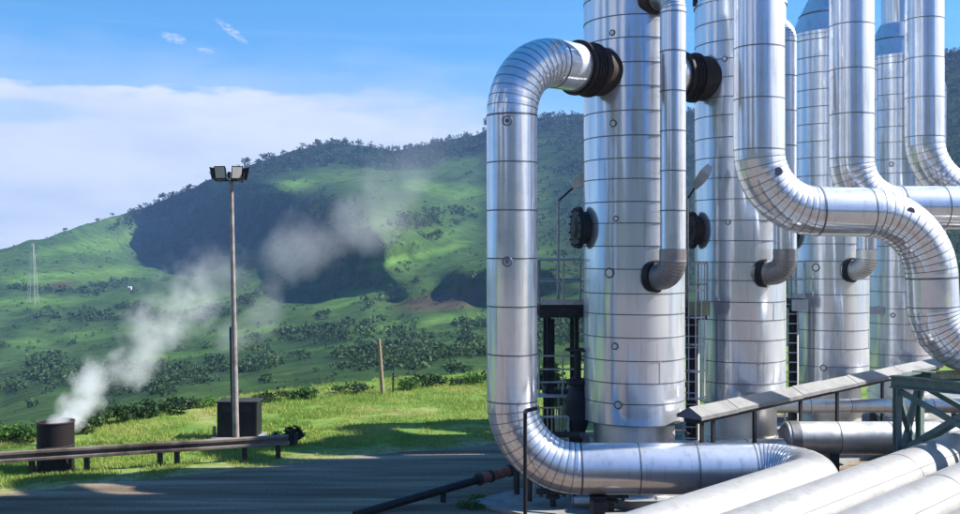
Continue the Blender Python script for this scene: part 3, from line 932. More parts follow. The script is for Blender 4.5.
BG = 'bushes along the plateau rim'
for k, (px, by, w, h, lab, mt) in enumerate([
        (20, 440, 44, 22, 'bright green bush behind the left end of the guard rail', 'leaf_bright'),
        (88, 432, 40, 24, 'dark leafy bush just right of the steaming vent', 'leaf_scrub'),
        (118, 424, 36, 22, 'mid green bush on the rim between vent and cabinet, nearest the vent', 'leaf_scrub'),
        (146, 418, 40, 20, 'rounded green bush on the rim halfway between vent and cabinet', 'leaf_scrub'),
        (176, 413, 40, 17, 'low spreading bush on the rim a little left of the cabinet', 'leaf_scrub'),
        (206, 407, 26, 14, 'small bush on the rim directly left of the dark cabinet', 'leaf_bright'),
        (272, 402, 36, 12, 'low bush on the rim directly right of the dark cabinet', 'leaf_scrub'),
        (312, 398, 40, 12, 'wide low bush on the rim between cabinet and wooden post', 'leaf_bright'),
        (350, 393, 36, 13, 'leafy bush on the rim just left of the wooden post', 'leaf_scrub'),
        (412, 389, 34, 12, 'pale green weeds on the rim just right of the wooden post', 'leaf_bright'),
        (440, 386, 40, 13, 'bushy weeds on the rim halfway from wooden post to riser pipe', 'leaf_scrub'),
        (474, 383, 34, 14, 'bush on the rim right beside the big riser pipe', 'leaf_bright')]):
    bush(px, by, w, h, lab, mt, 500 + 11 * k, 'bush', BG)
bush(547, 398, 34, 42, 'yellow green bush seen through the frame left of the first tower', 'leaf_bright', 701, 'bush', None, Y=34)
bush(560, 420, 26, 40, 'pale green bush low behind the pipework left of the first tower', 'leaf_bright', 703, 'bush', None, Y=31)
bush(291, 444, 34, 20, 'dark bush swallowing the right end of the guard rail', 'leaf_dark', 705, 'bush', None)
bush(275, 440, 7, 12, 'small green weed behind the guard rail end', 'leaf_bright', 707, 'plant', None)
bush(960, 330, 50, 75, 'green bush beyond the looping pipe at the right edge', 'leaf_bright', 709, 'bush', None, Y=60)

# ================================================================== TOWERS
STEP = Vector((3.75, 3.78, 0))
TW = [Vector((3.85, 25.0, 0)), Vector((7.34, 28.25, 0)), Vector((11.32, 32.5, 0)), Vector((15.2, 36.4, 0))]
TR = 1.25; ZB = 2.05; ZT = 13.1
TLAB = ['nearest and largest silver clad steam separator tower, left end of the row',
        'second silver separator tower from the left, behind the tall looping pipe',
        'third silver separator tower, its cone top showing against the sky',
        'farthest silver separator tower at the right end of the row']


def ringed_shell(mb, c, z0, z1, r, course=0.545, n=96):
    z = z0
    k = 0
    while z < z1 - 0.05:
        zn = min(z + course * random.uniform(0.88, 1.12), z1)
        tilt = random.uniform(-0.004, 0.004)
        a0 = random.uniform(0, 6.28)
        def rr(th, zz): return r * (1 + 0.0016 * math.sin(3 * th + a0) + 0.0010 * math.sin(7 * th + 2 * a0) + tilt * zz)
        sub = 3
        rings = []
        for s in range(sub + 1):
            zz = z + (zn - z) * s / sub
            rings += [Vector((c.x + rr(2 * PI * q / n, s / sub - 0.5) * math.cos(2 * PI * q / n), c.y + rr(2 * PI * q / n, s / sub - 0.5) * math.sin(2 * PI * q / n), zz)) for q in range(n)]
        mb.add(rings, [(s * n + q, s * n + (q + 1) % n, (s + 1) * n + (q + 1) % n, (s + 1) * n + q) for s in range(sub) for q in range(n)], 0, True)
        # seam band
        w = 0.023
        mb.lathe((c.x, c.y, z), [(r - 0.02, -w / 2), (r + 0.011, -w / 2), (r + 0.011, w / 2), (r - 0.02, w / 2)], n, 1)
        # lapped vertical joint of the sheet
        th = -PI / 2 + random.choice((-1.0, -0.55, 0.0, 0.5, 0.9)) + random.uniform(-0.15, 0.15)
        ex = Vector((math.cos(th), math.sin(th), 0)); ey = Vector((-math.sin(th), math.cos(th), 0))
        p = c + ex * (r + 0.004) + Vector((0, 0, (z + zn) / 2))
        if k % 2 == 0:
            vs = [p + ey * (0.016 * i) + Vector((0, 0, (zn - z) / 2 * j)) + ex * (0.006 * e) for e in (-1, 1) for i, j in ((-1, -1), (1, -1), (1, 1), (-1, 1))]
            mb.add(vs, [(4, 5, 6, 7), (0, 4, 7, 3), (1, 2, 6, 5)], 0)
        z = zn; k += 1


def tower(i):
    c = TW[i]
    root = empty('separator_tower', c, TLAB[i], 'tower', 'separator towers in a row')
    mb = MB(); ringed_shell(mb, c, ZB, ZT, TR)
    mb.lathe(c, [(TR, ZB), (TR * 0.55, ZB - 0.02)], 96, 0)
    mb.build('shell', [M['clad'], M['seam']], root)
    # skirt and plinth
    mb = MB(); mb.lathe(c, [(1.02, 0.30), (1.0, ZB)], 64); mb.lathe(c, [(1.06, 1.0), (1.06, 1.1), (1.0, 1.1)], 64)
    mb.build('skirt', M['clad_dirty'], root)
    mb = MB(); mb.lathe(c, [(1.45, 0.10), (1.45, 0.30), (0, 0.30)], 8)
    mb.build('plinth', M['concrete'], root)
    # cone top with a flared lip
    mb = MB()
    mb.lathe(c, [(TR + 0.035, ZT - 0.02), (TR + 0.035, ZT + 0.07), (TR * 0.95, ZT + 0.10), (0.92, ZT + 0.72), (0.62, ZT + 1.32)], 72)
    mb.lathe(c, [(0.925, ZT + 0.70), (0.94, ZT + 0.73), (0.905, ZT + 0.76)], 72, 1)
    mb.build('cone', [M['clad'], M['seam']], root)
    mb = MB(); mb.box(c + Vector((-TR - 0.03, -0.1, ZT + 0.14)), (0.12, 0.16, 0.24)); mb.build('lifting_lug', M['black_steel'], root)
    # inspection plugs on the front
    for (dx, z, rr) in [p_ for k_, p_ in enumerate(((-0.66, 9.28, 0.075), (-0.74, 5.70, 0.11), (-0.60, 7.0, 0.055), (-0.62, 3.95, 0.07), (-0.55, 2.55, 0.085), (-0.68, 11.45, 0.06))) if i == 0 or (k_ + i) % 3 == 0]:
        dy = -math.sqrt(TR ** 2 - dx * dx); nrm_ = Vector((dx, dy, 0)).normalized()
        p = c + Vector((dx, dy, z))
        mb = MB(); mb.torus(p + nrm_ * 0.012, nrm_, rr, 0.018, 24, 6, 1); mb.tube(p - nrm_ * 0.02, p + nrm_ * 0.022, rr * 0.8, n=24, mi=0)
        mb.build('inspection_plug', [M['clad_dirty'], M['seam']], root)
    # side manway (dark dished cover on the left)
    d = Vector((-0.985, -0.17, 0)).normalized(); p = c + d * (TR - 0.02) + Vector((0, 0, 6.8))
    mb = MB(); mb.tube(p - d * 0.3, p + d * 0.16, 0.40, n=32); mb.tube(p + d * 0.16, p + d * 0.23, 0.52, n=32); mb.tube(p + d * 0.235, p + d * 0.29, 0.50, n=32)
    mb.tube(p + d * 0.29, p + d * 0.34, 0.30, 0.18, n=32)
    for q in range(14):
        e = Vector((0, 0, 1)) * math.cos(q * 2 * PI / 14) + d.cross(Vector((0, 0, 1))) * math.sin(q * 2 * PI / 14)
        mb.tube(p + e * 0.46 + d * 0.15, p + e * 0.46 + d * 0.34, 0.022, n=6)
    mb.build('manway', M['black_steel'] if i != 1 else M['rusty_flange'], root)
    # bypass pipe down the front right
    offs = [Vector((0.66, -1.62, 0)), Vector((0.80, -1.56, 0)), Vector((0.62, -1.62, 0)), Vector((0.7, -1.6, 0))][i]
    dirn = Vector((offs.x + 0.42, offs.y + 0.15, 0)).normalized()
    zlow = 5.62; zup = 12.25
    bx = c + offs
    # the elbows go from the pipe back and left into the shell
    ent = c + Vector((0.16, -1.0, 0))
    mb = MB()
    pipe(mb, [bx + Vector((0, 0, zlow + 0.62)), bx + Vector((0, 0, zup - 0.45))], 0.30, 0.4, 0.95, 0.028, 32)
    bp_ = mb.build('bypass_pipe', [M['clad_pipe'], M['seam']], root)
    mb = MB()
    pipe(mb, [bx + Vector((0, 0, zlow + 0.64)), bx + Vector((0, 0, zlow)), ent + Vector((0, 0, zlow))], 0.315, 0.40, 3, 0, 32, gore=True)
    dv = (ent - bx).normalized(); eq = ent + Vector((0, 0, zlow)) - dv * 0.16
    mb.build('elbow', [M['elbow_dark'] if i < 2 else M['clad_dirty'], M['seam']], bp_)
    mb = MB()
    pipe(mb, [bx + Vector((0, 0, zup - 0.47)), bx + Vector((0, 0, zup)), ent + Vector((0, 0, zup))], 0.305, 0.42, 3, 0, 32, gore=True)
    mb.build('elbow', [M['clad_pipe'], M['seam']], bp_)
    mb = MB(); mb.tube(eq, eq - dv * 0.16, 0.385, n=32); mb.build('flange', M['black_steel'], bp_)
    pr = ent + Vector((0, 0, zup)) - dv * 0.18
    mb = MB(); mb.tube(ent + Vector((0, 0, zup)) - dv * 0.05, ent + Vector((0, 0, zup)) - dv * 0.30, 0.40, n=32)
    mb.build('flange', M['rusty_flange'], root)
    return root


towers = [tower(i) for i in range(4)]

# ------------------------------------------------------------------ inlet with expansion joints
def joint(root, a, b, r, name='expansion_joint'):
    """bellows between a and b"""
    a, b = Vector(a), Vector(b); d = (b - a).normalized(); ln = (b - a).length
    mb = MB()
    prof = [(r * 0.9, 0), (r * 1.16, 0), (r * 1.16, 0.07), (r * 1.02, 0.08)]
    k = 4; span = ln - 0.16
    for q in range(k):
        x0 = 0.08 + span * q / k
        prof += [(r * 1.02, x0 + 0.01), (r * 1.10, x0 + span / k * 0.3), (r * 1.10, x0 + span / k * 0.7), (r * 1.02, x0 + span / k * 0.98)]
    prof += [(r * 1.16, ln - 0.07), (r * 1.16, ln), (r * 0.9, ln)]
    mb.lathe(a, prof, 40, 0, d)
    return mb.build(name, M['rubber'], root)


def joint_collar(root, a, b, r):
    mb = MB(); a, b = Vector(a), Vector(b); d = (b - a).normalized(); ln = (b - a).length
    mb.lathe(a, [(r * 0.9, 0), (r, 0), (r, ln), (r * 0.9, ln)], 40, 0, d)
    return mb.build('nozzle_collar', M['rusty_flange'], root)


RP = 0.562
# A: the big riser at the left
Ax, Ay = 0.71, 22.2
zA = 10.55
Tc = TW[0]; dirA = (Vector((Tc.x, Tc.y, 0)) - Vector((Ax, Ay, 0))).normalized()
tw_in = Vector((Tc.x, Tc.y, 0)) - dirA * (TR + 0.02)
j1 = tw_in - dirA * 0.34; j0 = tw_in - dirA * 0.86
zlowA = 1.40
P1a = -9.72                                                  # lateral offset of the first ground pipe
def on_line(a, Y): return (a + 0.7046 * Y) / 0.7096
cornerX = on_line(P1a, Ay)
corner = Vector((cornerX, Ay, zlowA))
end1 = corner - uu * 17.0
rootA = empty('riser_pipe', (Ax, Ay, 0.0), 'big silver riser pipe bending from the ground run up into the nearest tower', 'pipe')
mb = MB()
zz = Vector((0, 0, zA))
pipe(mb, [j0 + zz, Vector((Ax, Ay, zA)), Vector((Ax, Ay, zlowA)), corner, end1], RP, [0, 1.32, 1.50, 0.95, 0], 1.12, 0.03, 56, plain=lambda c: abs(0.7096 * c.x - 0.7046 * c.y - P1a) < 0.3 and c.y < Ay - 0.3)
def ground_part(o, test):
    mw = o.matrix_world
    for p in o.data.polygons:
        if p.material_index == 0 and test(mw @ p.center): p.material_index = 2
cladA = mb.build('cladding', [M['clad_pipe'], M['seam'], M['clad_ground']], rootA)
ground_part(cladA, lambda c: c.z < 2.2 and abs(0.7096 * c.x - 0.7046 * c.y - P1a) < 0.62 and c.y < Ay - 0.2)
joint(rootA, j0 + zz, j1 + zz, RP * 1.0)
joint_collar(rootA, j1 + zz, tw_in + dirA * 0.25 + zz, RP * 1.04)
# small sight plugs along the riser
for z in (6.0, 9.05):
    p = Vector((Ax - 0.12, Ay - RP * 0.975, z)); n_ = Vector((-0.2, -0.98, 0)).normalized()
    mb = MB(); mb.torus(p, n_, 0.10, 0.016, 20, 6); mb.tube(p - n_ * 0.03, p + n_ * 0.02, 0.05, n=16)
    mb.build('sight_plug', M['seam'], rootA)

# inlets of the second and third towers, coming in from the back left
for i, (lab) in ((1, 'inlet pipe with brown joint entering the second tower from the left'), (2, 'inlet pipe entering the third tower from the left')):
    c = TW[i]; d = Vector((0.90, 0.40, 0) if i == 1 else (0.93, -0.36, 0)).normalized()
    tin = Vector((c.x, c.y, 0)) - d * (TR + 0.0); za = 11.0 if i == 1 else 11.05
    q0 = tin - d * 0.78; q1 = tin - d * 0.30
    r_ = empty('inlet_pipe', tin - d * 2.2, lab, 'pipe')
    mb = MB(); e = tin - d * 2.3
    pipe(mb, [q0 + Vector((0, 0, za)), e + Vector((0, 0, za)), e + Vector((0, 0, 2.0))], RP, 1.2, 1.1, 0.03, 40)
    mb.build('cladding', [M['clad_pipe'], M['seam']], r_)
    if i == 1:
        joint(r_, q0 + Vector((0, 0, za)), q1 + Vector((0, 0, za)), RP * 1.05)
        joint_collar(r_, q1 + Vector((0, 0, za)), tin + d * 0.25 + Vector((0, 0, za)), RP * 1.1)
    else:
        mb = MB(); mb.tube(q0 + Vector((0, 0, za)), tin + d * 0.25 + Vector((0, 0, za)), RP * 1.08, n=40)
        mb.build('nozzle_collar', M['clad_dirty'], r_)

# ------------------------------------------------------------------ outlet pipes over the tower tops
def outlet(i, tlen, rest, rads, r, name, label, extra=None):
    c = TW[i]
    top = 16.4 + 0.1 * i
    drop = c + vv * tlen
    root = empty(name, drop, label, 'pipe')
    mb = MB()
    pts = [c + Vector((0, 0, ZT + 1.30)), c + Vector((0, 0, top)), drop + Vector((0, 0, top))] + rest(drop)
    pipe(mb, pts, r, rads, 1.15, 0.024, 56, plain=lambda c: c.z < 2)
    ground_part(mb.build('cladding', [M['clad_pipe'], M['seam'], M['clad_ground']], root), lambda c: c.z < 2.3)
    return root, drop


P2a, P3a, P4a = -8.55, -7.20, -5.90
# B: down, S-bend to the right, down again, then away to the right and into the second ground pipe
bE = 14.4
rB = 0.56
def restB(d):
    y1, y2 = d.y, 22.9
    j = Vector((on_line(P4a, y2), y2, 0))
    return [Vector((d.x, y1, 7.15)), Vector((10.28, y2, 7.08)), Vector((10.42, y2, 3.98)), Vector((j.x, j.y, 3.98)), Vector((j.x, j.y, zlowA)), j + Vector((0, 0, zlowA)) - uu * 24]
rootB, dB = outlet(0, 3.45, restB, [0, 1.0, 1.0, 1.35, 1.55, 1.0, 0.95, 0.95, 0], rB, 'looping_pipe', 'big silver pipe making an S bend down in front of the second tower')
for (X, Z, Y, n_) in ((dB.x + 0.02, 7.95, dB.y - 0.45, None), (9.75, 7.15, 22.45, None)):
    pass
# C: down from the second tower, turning right into the header
def restC(d): return [Vector((d.x, d.y, 7.35)), Vector((22.0, d.y + 0.3, 7.35))]
rootC, dC = outlet(1, 3.25, restC, [0, 1.0, 1.0, 1.25, 0], rB, 'header_pipe', 'silver pipe coming down before the third tower and turning right as a header')
def restD(d): return [Vector((d.x, d.y, 7.95)), Vector((26.0, d.y + 0.5, 7.95))]
rootD, dD = outlet(2, 3.05, restD, [0, 1.0, 1.0, 1.7, 0], rB, 'outlet_pipe', 'silver pipe coming down before the farthest tower, rightmost of the downpipes')
c4 = TW[3]
root4 = empty('outlet_pipe', c4, 'plain vertical pipe standing on the cone of the farthest tower', 'pipe')
mb = MB(); pipe(mb, [c4 + Vector((0, 0, ZT + 1.3)), c4 + Vector((0, 0, 16.7)), c4 + vv * 3.1 + Vector((0, 0, 16.7)), c4 + vv * 3.1 + Vector((0, 0, 7.4)), c4 + vv * 3.1 + Vector((8, 0.3, 7.4))], rB, [0, 1, 1, 1.2, 0], 1.15, 0.024, 40)
mb.build('cladding', [M['clad_pipe'], M['seam']], root4)
# sight plugs on the S bend
for (p, n_) in ((Vector((dB.x + 0.28, dB.y - 0.52, 7.98)), Vector((-0.25, -0.95, 0.1))), (Vector((9.62, 22.36, 7.12)), Vector((0.1, -0.98, -0.1)))):
    n_.normalize(); mb = MB(); mb.tube(p - n_ * 0.1, p + n_ * 0.05, 0.075, n=20); mb.torus(p + n_ * 0.03, n_, 0.08, 0.018, 20, 6)
    mb.build('sight_plug', M['seam'], rootB)

# ground pipes running towards the camera at the right
for a_, lab in ((P2a, 'second silver ground pipe, running below the green trestle'), (P3a, 'third silver ground pipe at the bottom right, between the trestle pipe and the corner pipe')):
    X0 = 19.0; Y0 = (0.7096 * X0 - a_) / 0.7046
    p0 = Vector((X0, Y0, zlowA)); p1 = p0 - uu * 29
    r_ = empty('ground_pipe', (p1.x, p1.y, 0), lab, 'pipe')
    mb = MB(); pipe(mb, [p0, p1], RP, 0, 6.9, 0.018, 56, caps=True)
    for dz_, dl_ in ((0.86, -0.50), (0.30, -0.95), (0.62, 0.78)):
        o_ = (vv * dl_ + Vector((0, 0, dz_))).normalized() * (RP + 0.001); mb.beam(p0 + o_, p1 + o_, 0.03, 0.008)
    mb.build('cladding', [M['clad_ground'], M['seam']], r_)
    for k in range(4):
        q = p1 + uu * (3 + 7 * k)
        mb = MB(); mb.box((q.x, q.y, 0.42), (0.5, 0.3, 0.84), math.atan2(uu.y, uu.x))
        mb.build('saddle', M['dark_steel'], r_)
# low cross pipes between the towers
r_ = empty('cross_pipe', (8.3, 26.9, 0), 'dull grey pipe lying across below the sloping cover', 'pipe')
mb = MB(); pipe(mb, [(8.15, 26.75, 1.22), (16.5, 26.75, 1.22)], 0.44, 0, 1.3, 0.02, 40, caps=True); mb.build('cladding', [M['clad_dirty'], M['seam']], r_)
mb = MB(); mb.lathe((8.2, 26.75, 1.22), [(0.0, -0.16), (0.3, -0.13), (0.42, -0.03), (0.455, 0.06), (0.455, 0.3), (0.43, 0.3)], 40, 0, Vector((1, 0, 0)))
mb.build('end_cap', M['elbow_dark'], r_)
for X in (9.4, 11.0, 13.5):
    mb = MB(); mb.box((X, 26.75, 0.43), (0.25, 0.5, 0.80)); mb.build('saddle', M['dark_steel'], r_)
r_ = empty('cross_pipe', (8.5, 30.6, 0), 'thin white pipe in the gap behind the sloping cover', 'pipe')
mb = MB(); pipe(mb, [(8.8, 30.5, 1.50), (17.5, 30.5, 1.50)], 0.22, 0, 1.2, 0.02, 32, caps=True); mb.build('cladding', [M['clad_dull'], M['seam']], r_)
for X in (9.5, 12, 14.5):
    mb = MB(); mb.box((X, 30.5, 0.68), (0.12, 0.3, 1.16)); mb.build('saddle', M['dark_steel'], r_)
r_ = empty('cross_pipe', (4.6, 26.2, 0), 'dull blue grey pipe in the shade at the foot of the second tower', 'pipe')
mb = MB(); pipe(mb, [(4.9, 26.0, 0.95), (8.0, 26.3, 0.95)], 0.34, 0, 1.2, 0.02, 32, caps=True); mb.build('cladding', [M['clad_dirty'], M['seam']], r_)
for X in (5.6, 7.3):
    mb = MB(); mb.box((X, 26.15, 0.35), (0.2, 0.4, 0.6)); mb.build('saddle', M['dark_steel'], r_)

# ------------------------------------------------------------------ the long gabled cover on posts
ga = -13.1
g0 = Vector((on_line(ga, 23.55), 23.55, 2.38)); g1 = Vector((on_line(ga, 34.2), 34.2, 2.38))
root = empty('tray_cover', (g0.x, g0.y, 0), 'long pale gabled cover on short dark posts sloping away beside the towers', 'cover')
gl = (g1 - g0).length
mb = MB()
wv = vv * 0.34; up = Vector((0, 0, 1))
kk = 9
for q in range(kk):
    a = g0 + uu * (gl * q / kk + 0.01 * (q > 0)); b_ = g0 + uu * (gl * (q + 1) / kk)
    lift = 0.010 * (q % 2) + random.uniform(-0.004, 0.004)
    for s in (-1, 1):
        e0, e1 = a + wv * s + up * (-0.02 + lift), b_ + wv * s + up * (-0.02 + lift)
        r0, r1 = a + up * (0.17 + lift), b_ + up * (0.17 + lift)
        t_ = up * 0.014
        mb.add([e0, e1, r1, r0, e0 - t_, e1 - t_, r1 - t_, r0 - t_], [(0, 1, 2, 3), (4, 7, 6, 5), (0, 4, 5, 1), (0, 3, 7, 4), (1, 5, 6, 2)])
        f0, f1 = e0 - up * 0.09, e1 - up * 0.09
        mb.add([e0 + wv * s * 0.01, e1 + wv * s * 0.01, f1 + wv * s * 0.01, f0 + wv * s * 0.01], [(0, 1, 2, 3)])
mb.build('roof', M['roof_metal'], root)
mb = MB()
e = g0 + uu * 0.02
mb.add([e - wv * 0.97 - up * 0.10, e + wv * 0.97 - up * 0.10, e + wv * 0.97 - up * 0.02, e + up * 0.15, e - wv * 0.97 - up * 0.02], [(0, 1, 2, 3, 4)])
mb.build('gable', M['gable'], root)
mb = MB(); mb.beam(g0 + uu * 0.1 - up * 0.16, g1 - up * 0.16, 0.42, 0.10); mb.build('tray', M['dark_steel'], root)
for q in (0.3, 0.8, 2.75, 5.2, 7.4, 10.5, 13.2):
    p = g0 + uu * q - up * 0.21
    for s in (1,):
        a = p + wv * s * 0.45
        mb = MB(); mb.ibeam(a, Vector((a.x, a.y, 0.10)), 0.13, 0.13, 0.014); mb.box((a.x, a.y, 0.11), (0.26, 0.26, 0.03))
        mb.build('post', M['black_steel'], root)

# ------------------------------------------------------------------ green trestle under the S-bend
C0 = Vector((9.72, 23.30, 0))
root = empty('trestle', C0, 'green painted steel trestle with crossed braces carrying the S bend', 'trestle')
zt = 3.18
ca_, cb_ = C0, C0 + uu * 1.35
far = 4.3
cc_, cd_ = C0 + vv * far, C0 + uu * 1.35 + vv * far
mb = MB()
for a, b_ in ((ca_, cc_), (cb_, cd_)):
    mb.ibeam(a + up * zt - vv * 0.14, b_ + up * zt + vv * 0.14, 0.24, 0.28, 0.03)
mb.ibeam(ca_ + up * (zt - 0.002) + uu * 0.11, cb_ + up * (zt - 0.002) - uu * 0.11, 0.18, 0.25, 0.03); mb.ibeam(cc_ + up * zt + uu * 0.11, cd_ + up * zt - uu * 0.11, 0.18, 0.24, 0.03)
mb.build('top_beam', M['green_steel'], root)
for p in (ca_, cb_, cc_, cd_):
    mb = MB(); mb.ibeam(p + up * (zt - 0.135), p + up * 0.02, 0.24, 0.24, 0.035); mb.build('post', M['green_steel'], root)
br = [(ca_ + up * (zt - 0.16), cb_ + up * 0.9), (cb_ + up * (zt - 0.16), ca_ + up * 0.9)]
for (p, q) in ((ca_, cc_), (cb_, cd_)):
    mid = p + (q - p) * 0.48
    br += [(p + up * (zt - 0.18), mid + up * 2.02), (mid + up * (zt - 0.16), p + up * 1.5), (mid + up * (zt - 0.18), q + up * 1.98), (q + up * (zt - 0.18), mid + up * 2.05)]
for k, (a, b_) in enumerate(br):
    off = Vector((0, 0.05 * (k % 2), 0))
    mb = MB(); mb.beam(a + off, b_ + off, 0.12, 0.12); mb.build('brace', M['green_steel'], root)
# saddle shoe between beam and pipe
mb = MB(); mb.box((10.75, 22.95, zt + 0.185), (0.7, 0.30, 0.10), 0.3); mb.box((10.75, 22.95, zt + 0.26), (0.5, 0.24, 0.06), 0.3)
mb.build('pipe_shoe', M['yellow'], root)

# ------------------------------------------------------------------ access platforms, ladders and lamps beside the towers
def rail_frame(mb, pts, z0, h, r=0.028, mids=(0.52,)):
    for a, b_ in zip(pts[:-1], pts[1:]):
        a, b_ = Vector(a), Vector(b_)
        for f_ in (1.0,) + tuple(mids): mb.tube(a + up * (z0 + h * f_), b_ + up * (z0 + h * f_), r, n=8)
        k = max(1, round((b_ - a).length / 0.75))
        for q in range(k + 1): mb.tube(a + (b_ - a) * (q / k) + up * z0, a + (b_ - a) * (q / k) + up * (z0 + h), r, n=8)


def platform(x0, x1, y0, y1, zd, label, steel, lower=True):
    root = empty('access_platform', ((x0 + x1) / 2, (y0 + y1) / 2, 0), label, 'platform', 'access platforms beside the towers')
    mb = MB(); mb.box(((x0 + x1) / 2, (y0 + y1) / 2, zd - 0.03), (x1 - x0, y1 - y0, 0.06)); mb.build('deck', M['dark_steel'], root)
    mb = MB()
    for y in (y0 + 0.06, y1 - 0.06): mb.ibeam((x0, y, zd - 0.20), (x1, y, zd - 0.20), 0.14, 0.26, 0.02)
    for x in (x0 + 0.08, x1 - 0.08): mb.ibeam((x, y0 + 0.14, zd - 0.20), (x, y1 - 0.14, zd - 0.20), 0.12, 0.24, 0.02)
    mb.build('deck_frame', M['dark_steel'], root)
    mb = MB(); rail_frame(mb, [(x1, y0, 0), (x0, y0, 0), (x0, y1, 0), (x1, y1, 0)], zd, 1.15); mb.build('handrail', M['grey_rail'], root)
    mb = MB(); mb.box((x0 + 0.015, (y0 + y1) / 2, zd + 0.07), (0.012, y1 - y0, 0.14)); mb.build('toe_board', M['grey_rail'], root)
    mb = MB(); mb.box(((x0 + x1) / 2, y0 - 0.012, zd + 0.07), (x1 - x0, 0.012, 0.14)); mb.build('toe_board', M['grey_rail'], root)
    for x in (x0 + 0.25, x1 - 0.25):
        for y in (y0 + 0.25, y1 - 0.25):
            mb = MB(); mb.ibeam((x, y, zd - 0.34), (x, y, 0.1), 0.14, 0.14, 0.02); mb.build('post', M['dark_steel'], root)
    for zz_ in (1.3, 2.6):
        for a_, b_ in (((x0 + 0.25, y0 + 0.18, zz_), (x1 - 0.25, y0 + 0.18, zz_)), ((x0 + 0.25, y1 - 0.18, zz_), (x1 - 0.25, y1 - 0.18, zz_)), ((x0 + 0.18, y0 + 0.25, zz_), (x0 + 0.18, y1 - 0.25, zz_))):
            mb = MB(); mb.beam(a_, b_, 0.07, 0.10); mb.build('cross_member', M['dark_steel'], root)
    return root


def ladder(x, y, z0, z1, label, steel, cage=False):
    mb = MB()
    for s in (-0.2, 0.2): mb.beam((x + s, y, z0), (x + s, y, z1), 0.06, 0.02)
    z = z0 + 0.25
    while z < z1 - 0.1:
        mb.tube((x - 0.2, y, z), (x + 0.2, y, z), 0.018, n=8); z += 0.30
    o = mb.build('ladder', M['white'])  # white colour in place of the sunlight the ladder misses
    tag(o, label, 'ladder', 'ladders between the towers')
    return o


def lamp_post(p, ztop, arm, label):
    root = empty('lamp_post', p, label, 'lamp', 'lamps beside the towers')
    p = Vector(p)
    mb = MB(); mb.tube(p, Vector((p.x, p.y, ztop)), 0.035, n=12); mb.build('pole', M['grey_rail'], root)
    a = Vector((p.x, p.y, ztop)); b_ = a + Vector(arm)
    mb = MB(); mb.tube(a - up * 0.02, b_, 0.028, n=10); mb.build('arm', M['dark_steel'], root)
    d = (b_ - a).normalized()
    mb = MB()
    s = d.cross(up).normalized(); u_ = s.cross(d)
    vs = []
    for q, (w, h) in enumerate(((0.07, 0.06), (0.16, 0.12), (0.19, 0.13), (0.10, 0.08))):
        c = b_ + d * (-0.05 + 0.24 * q)
        vs += [c + s * w + u_ * h, c - s * w + u_ * h, c - s * w - u_ * h, c + s * w - u_ * h]
    fs = [(3, 2, 1, 0), (12, 13, 14, 15)]
    for q in range(3): fs += [(q * 4 + k, q * 4 + (k + 1) % 4, q * 4 + 4 + (k + 1) % 4, q * 4 + 4 + k) for k in range(4)]
    mb.add(vs, fs); mb.build('lamp_head', M['white'], root)
    return root


platform(1.52, 2.75, 25.6, 27.4, 4.85, 'dark steel platform with grey handrail between riser pipe and first tower', 'grey_rail')
lamp_post((2.05, 26.25, 4.85), 7.55, (0.42, -0.05, 0.36), 'thin lamp on the platform left of the nearest tower')
platform(5.4, 5.98, 26.30, 27.4, 4.75, 'railed steel platform in the gap between first and second tower', 'grey_rail')
mb = MB(); mb.box((5.72, 26.16, 4.72), (0.55, 0.22, 0.36)); mb.box((5.72, 26.04, 4.74), (0.35, 0.02, 0.2))
o = mb.build('junction_box', M['yellow']); tag(o, 'faded yellow box on the platform between first and second tower', 'box')
ladder(5.58, 26.45, 0.12, 4.95, 'light steel ladder in the gap between first and second tower', 'grey_rail')
mb = MB()
for z in (2.4, 3.1, 3.8, 4.5, 5.2, 5.9):
    arc = [Vector((5.58 + 0.34 * math.cos(a_), 26.42 - 0.34 * 1.6 * math.sin(a_), z)) for a_ in np.linspace(0, PI, 11)]
    for p_, q_ in zip(arc[:-1], arc[1:]): mb.beam(p_, q_, 0.012, 0.05)
for a_ in (0.25, 1.05, PI / 2, 2.09, 2.9):
    x_, y_ = 5.58 + 0.335 * math.cos(a_), 26.42 - 0.335 * 1.6 * math.sin(a_)
    mb.beam((x_, y_, 2.35), (x_, y_, 5.95), 0.04, 0.012)
o = mb.build('safety_cage', M['white']); tag(o, 'pale hooped cage round the ladder between first and second tower', 'cage')
lamp_post((5.5, 26.5, 4.75), 7.62, (0.20, -0.05, 0.30), 'thin lamp in the gap between first and second tower')
platform(9.62, 10.02, 30.9, 31.7, 4.75, 'railed steel platform in the gap between second and third tower', 'grey_rail')
ladder(9.65, 31.0, 0.12, 4.9, 'light steel ladder in the gap between second and third tower', 'grey_rail')
mb = MB(); mb.box((9.85, 30.78, 4.55), (0.45, 0.2, 0.34)); mb.box((9.85, 30.67, 4.57), (0.3, 0.015, 0.2))
o = mb.build('junction_box', M['white']); tag(o, 'white box on the platform between second and third tower', 'box')
mb = MB(); mb.box((13.95, 35.6, 4.1), (0.75, 0.3, 0.26)); mb.tube((13.6, 35.45, 4.1), (13.0, 35.3, 4.1), 0.06, n=10)
o = mb.build('junction_box', M['white']); tag(o, 'white box beside the farthest tower, right of the third tower', 'box')
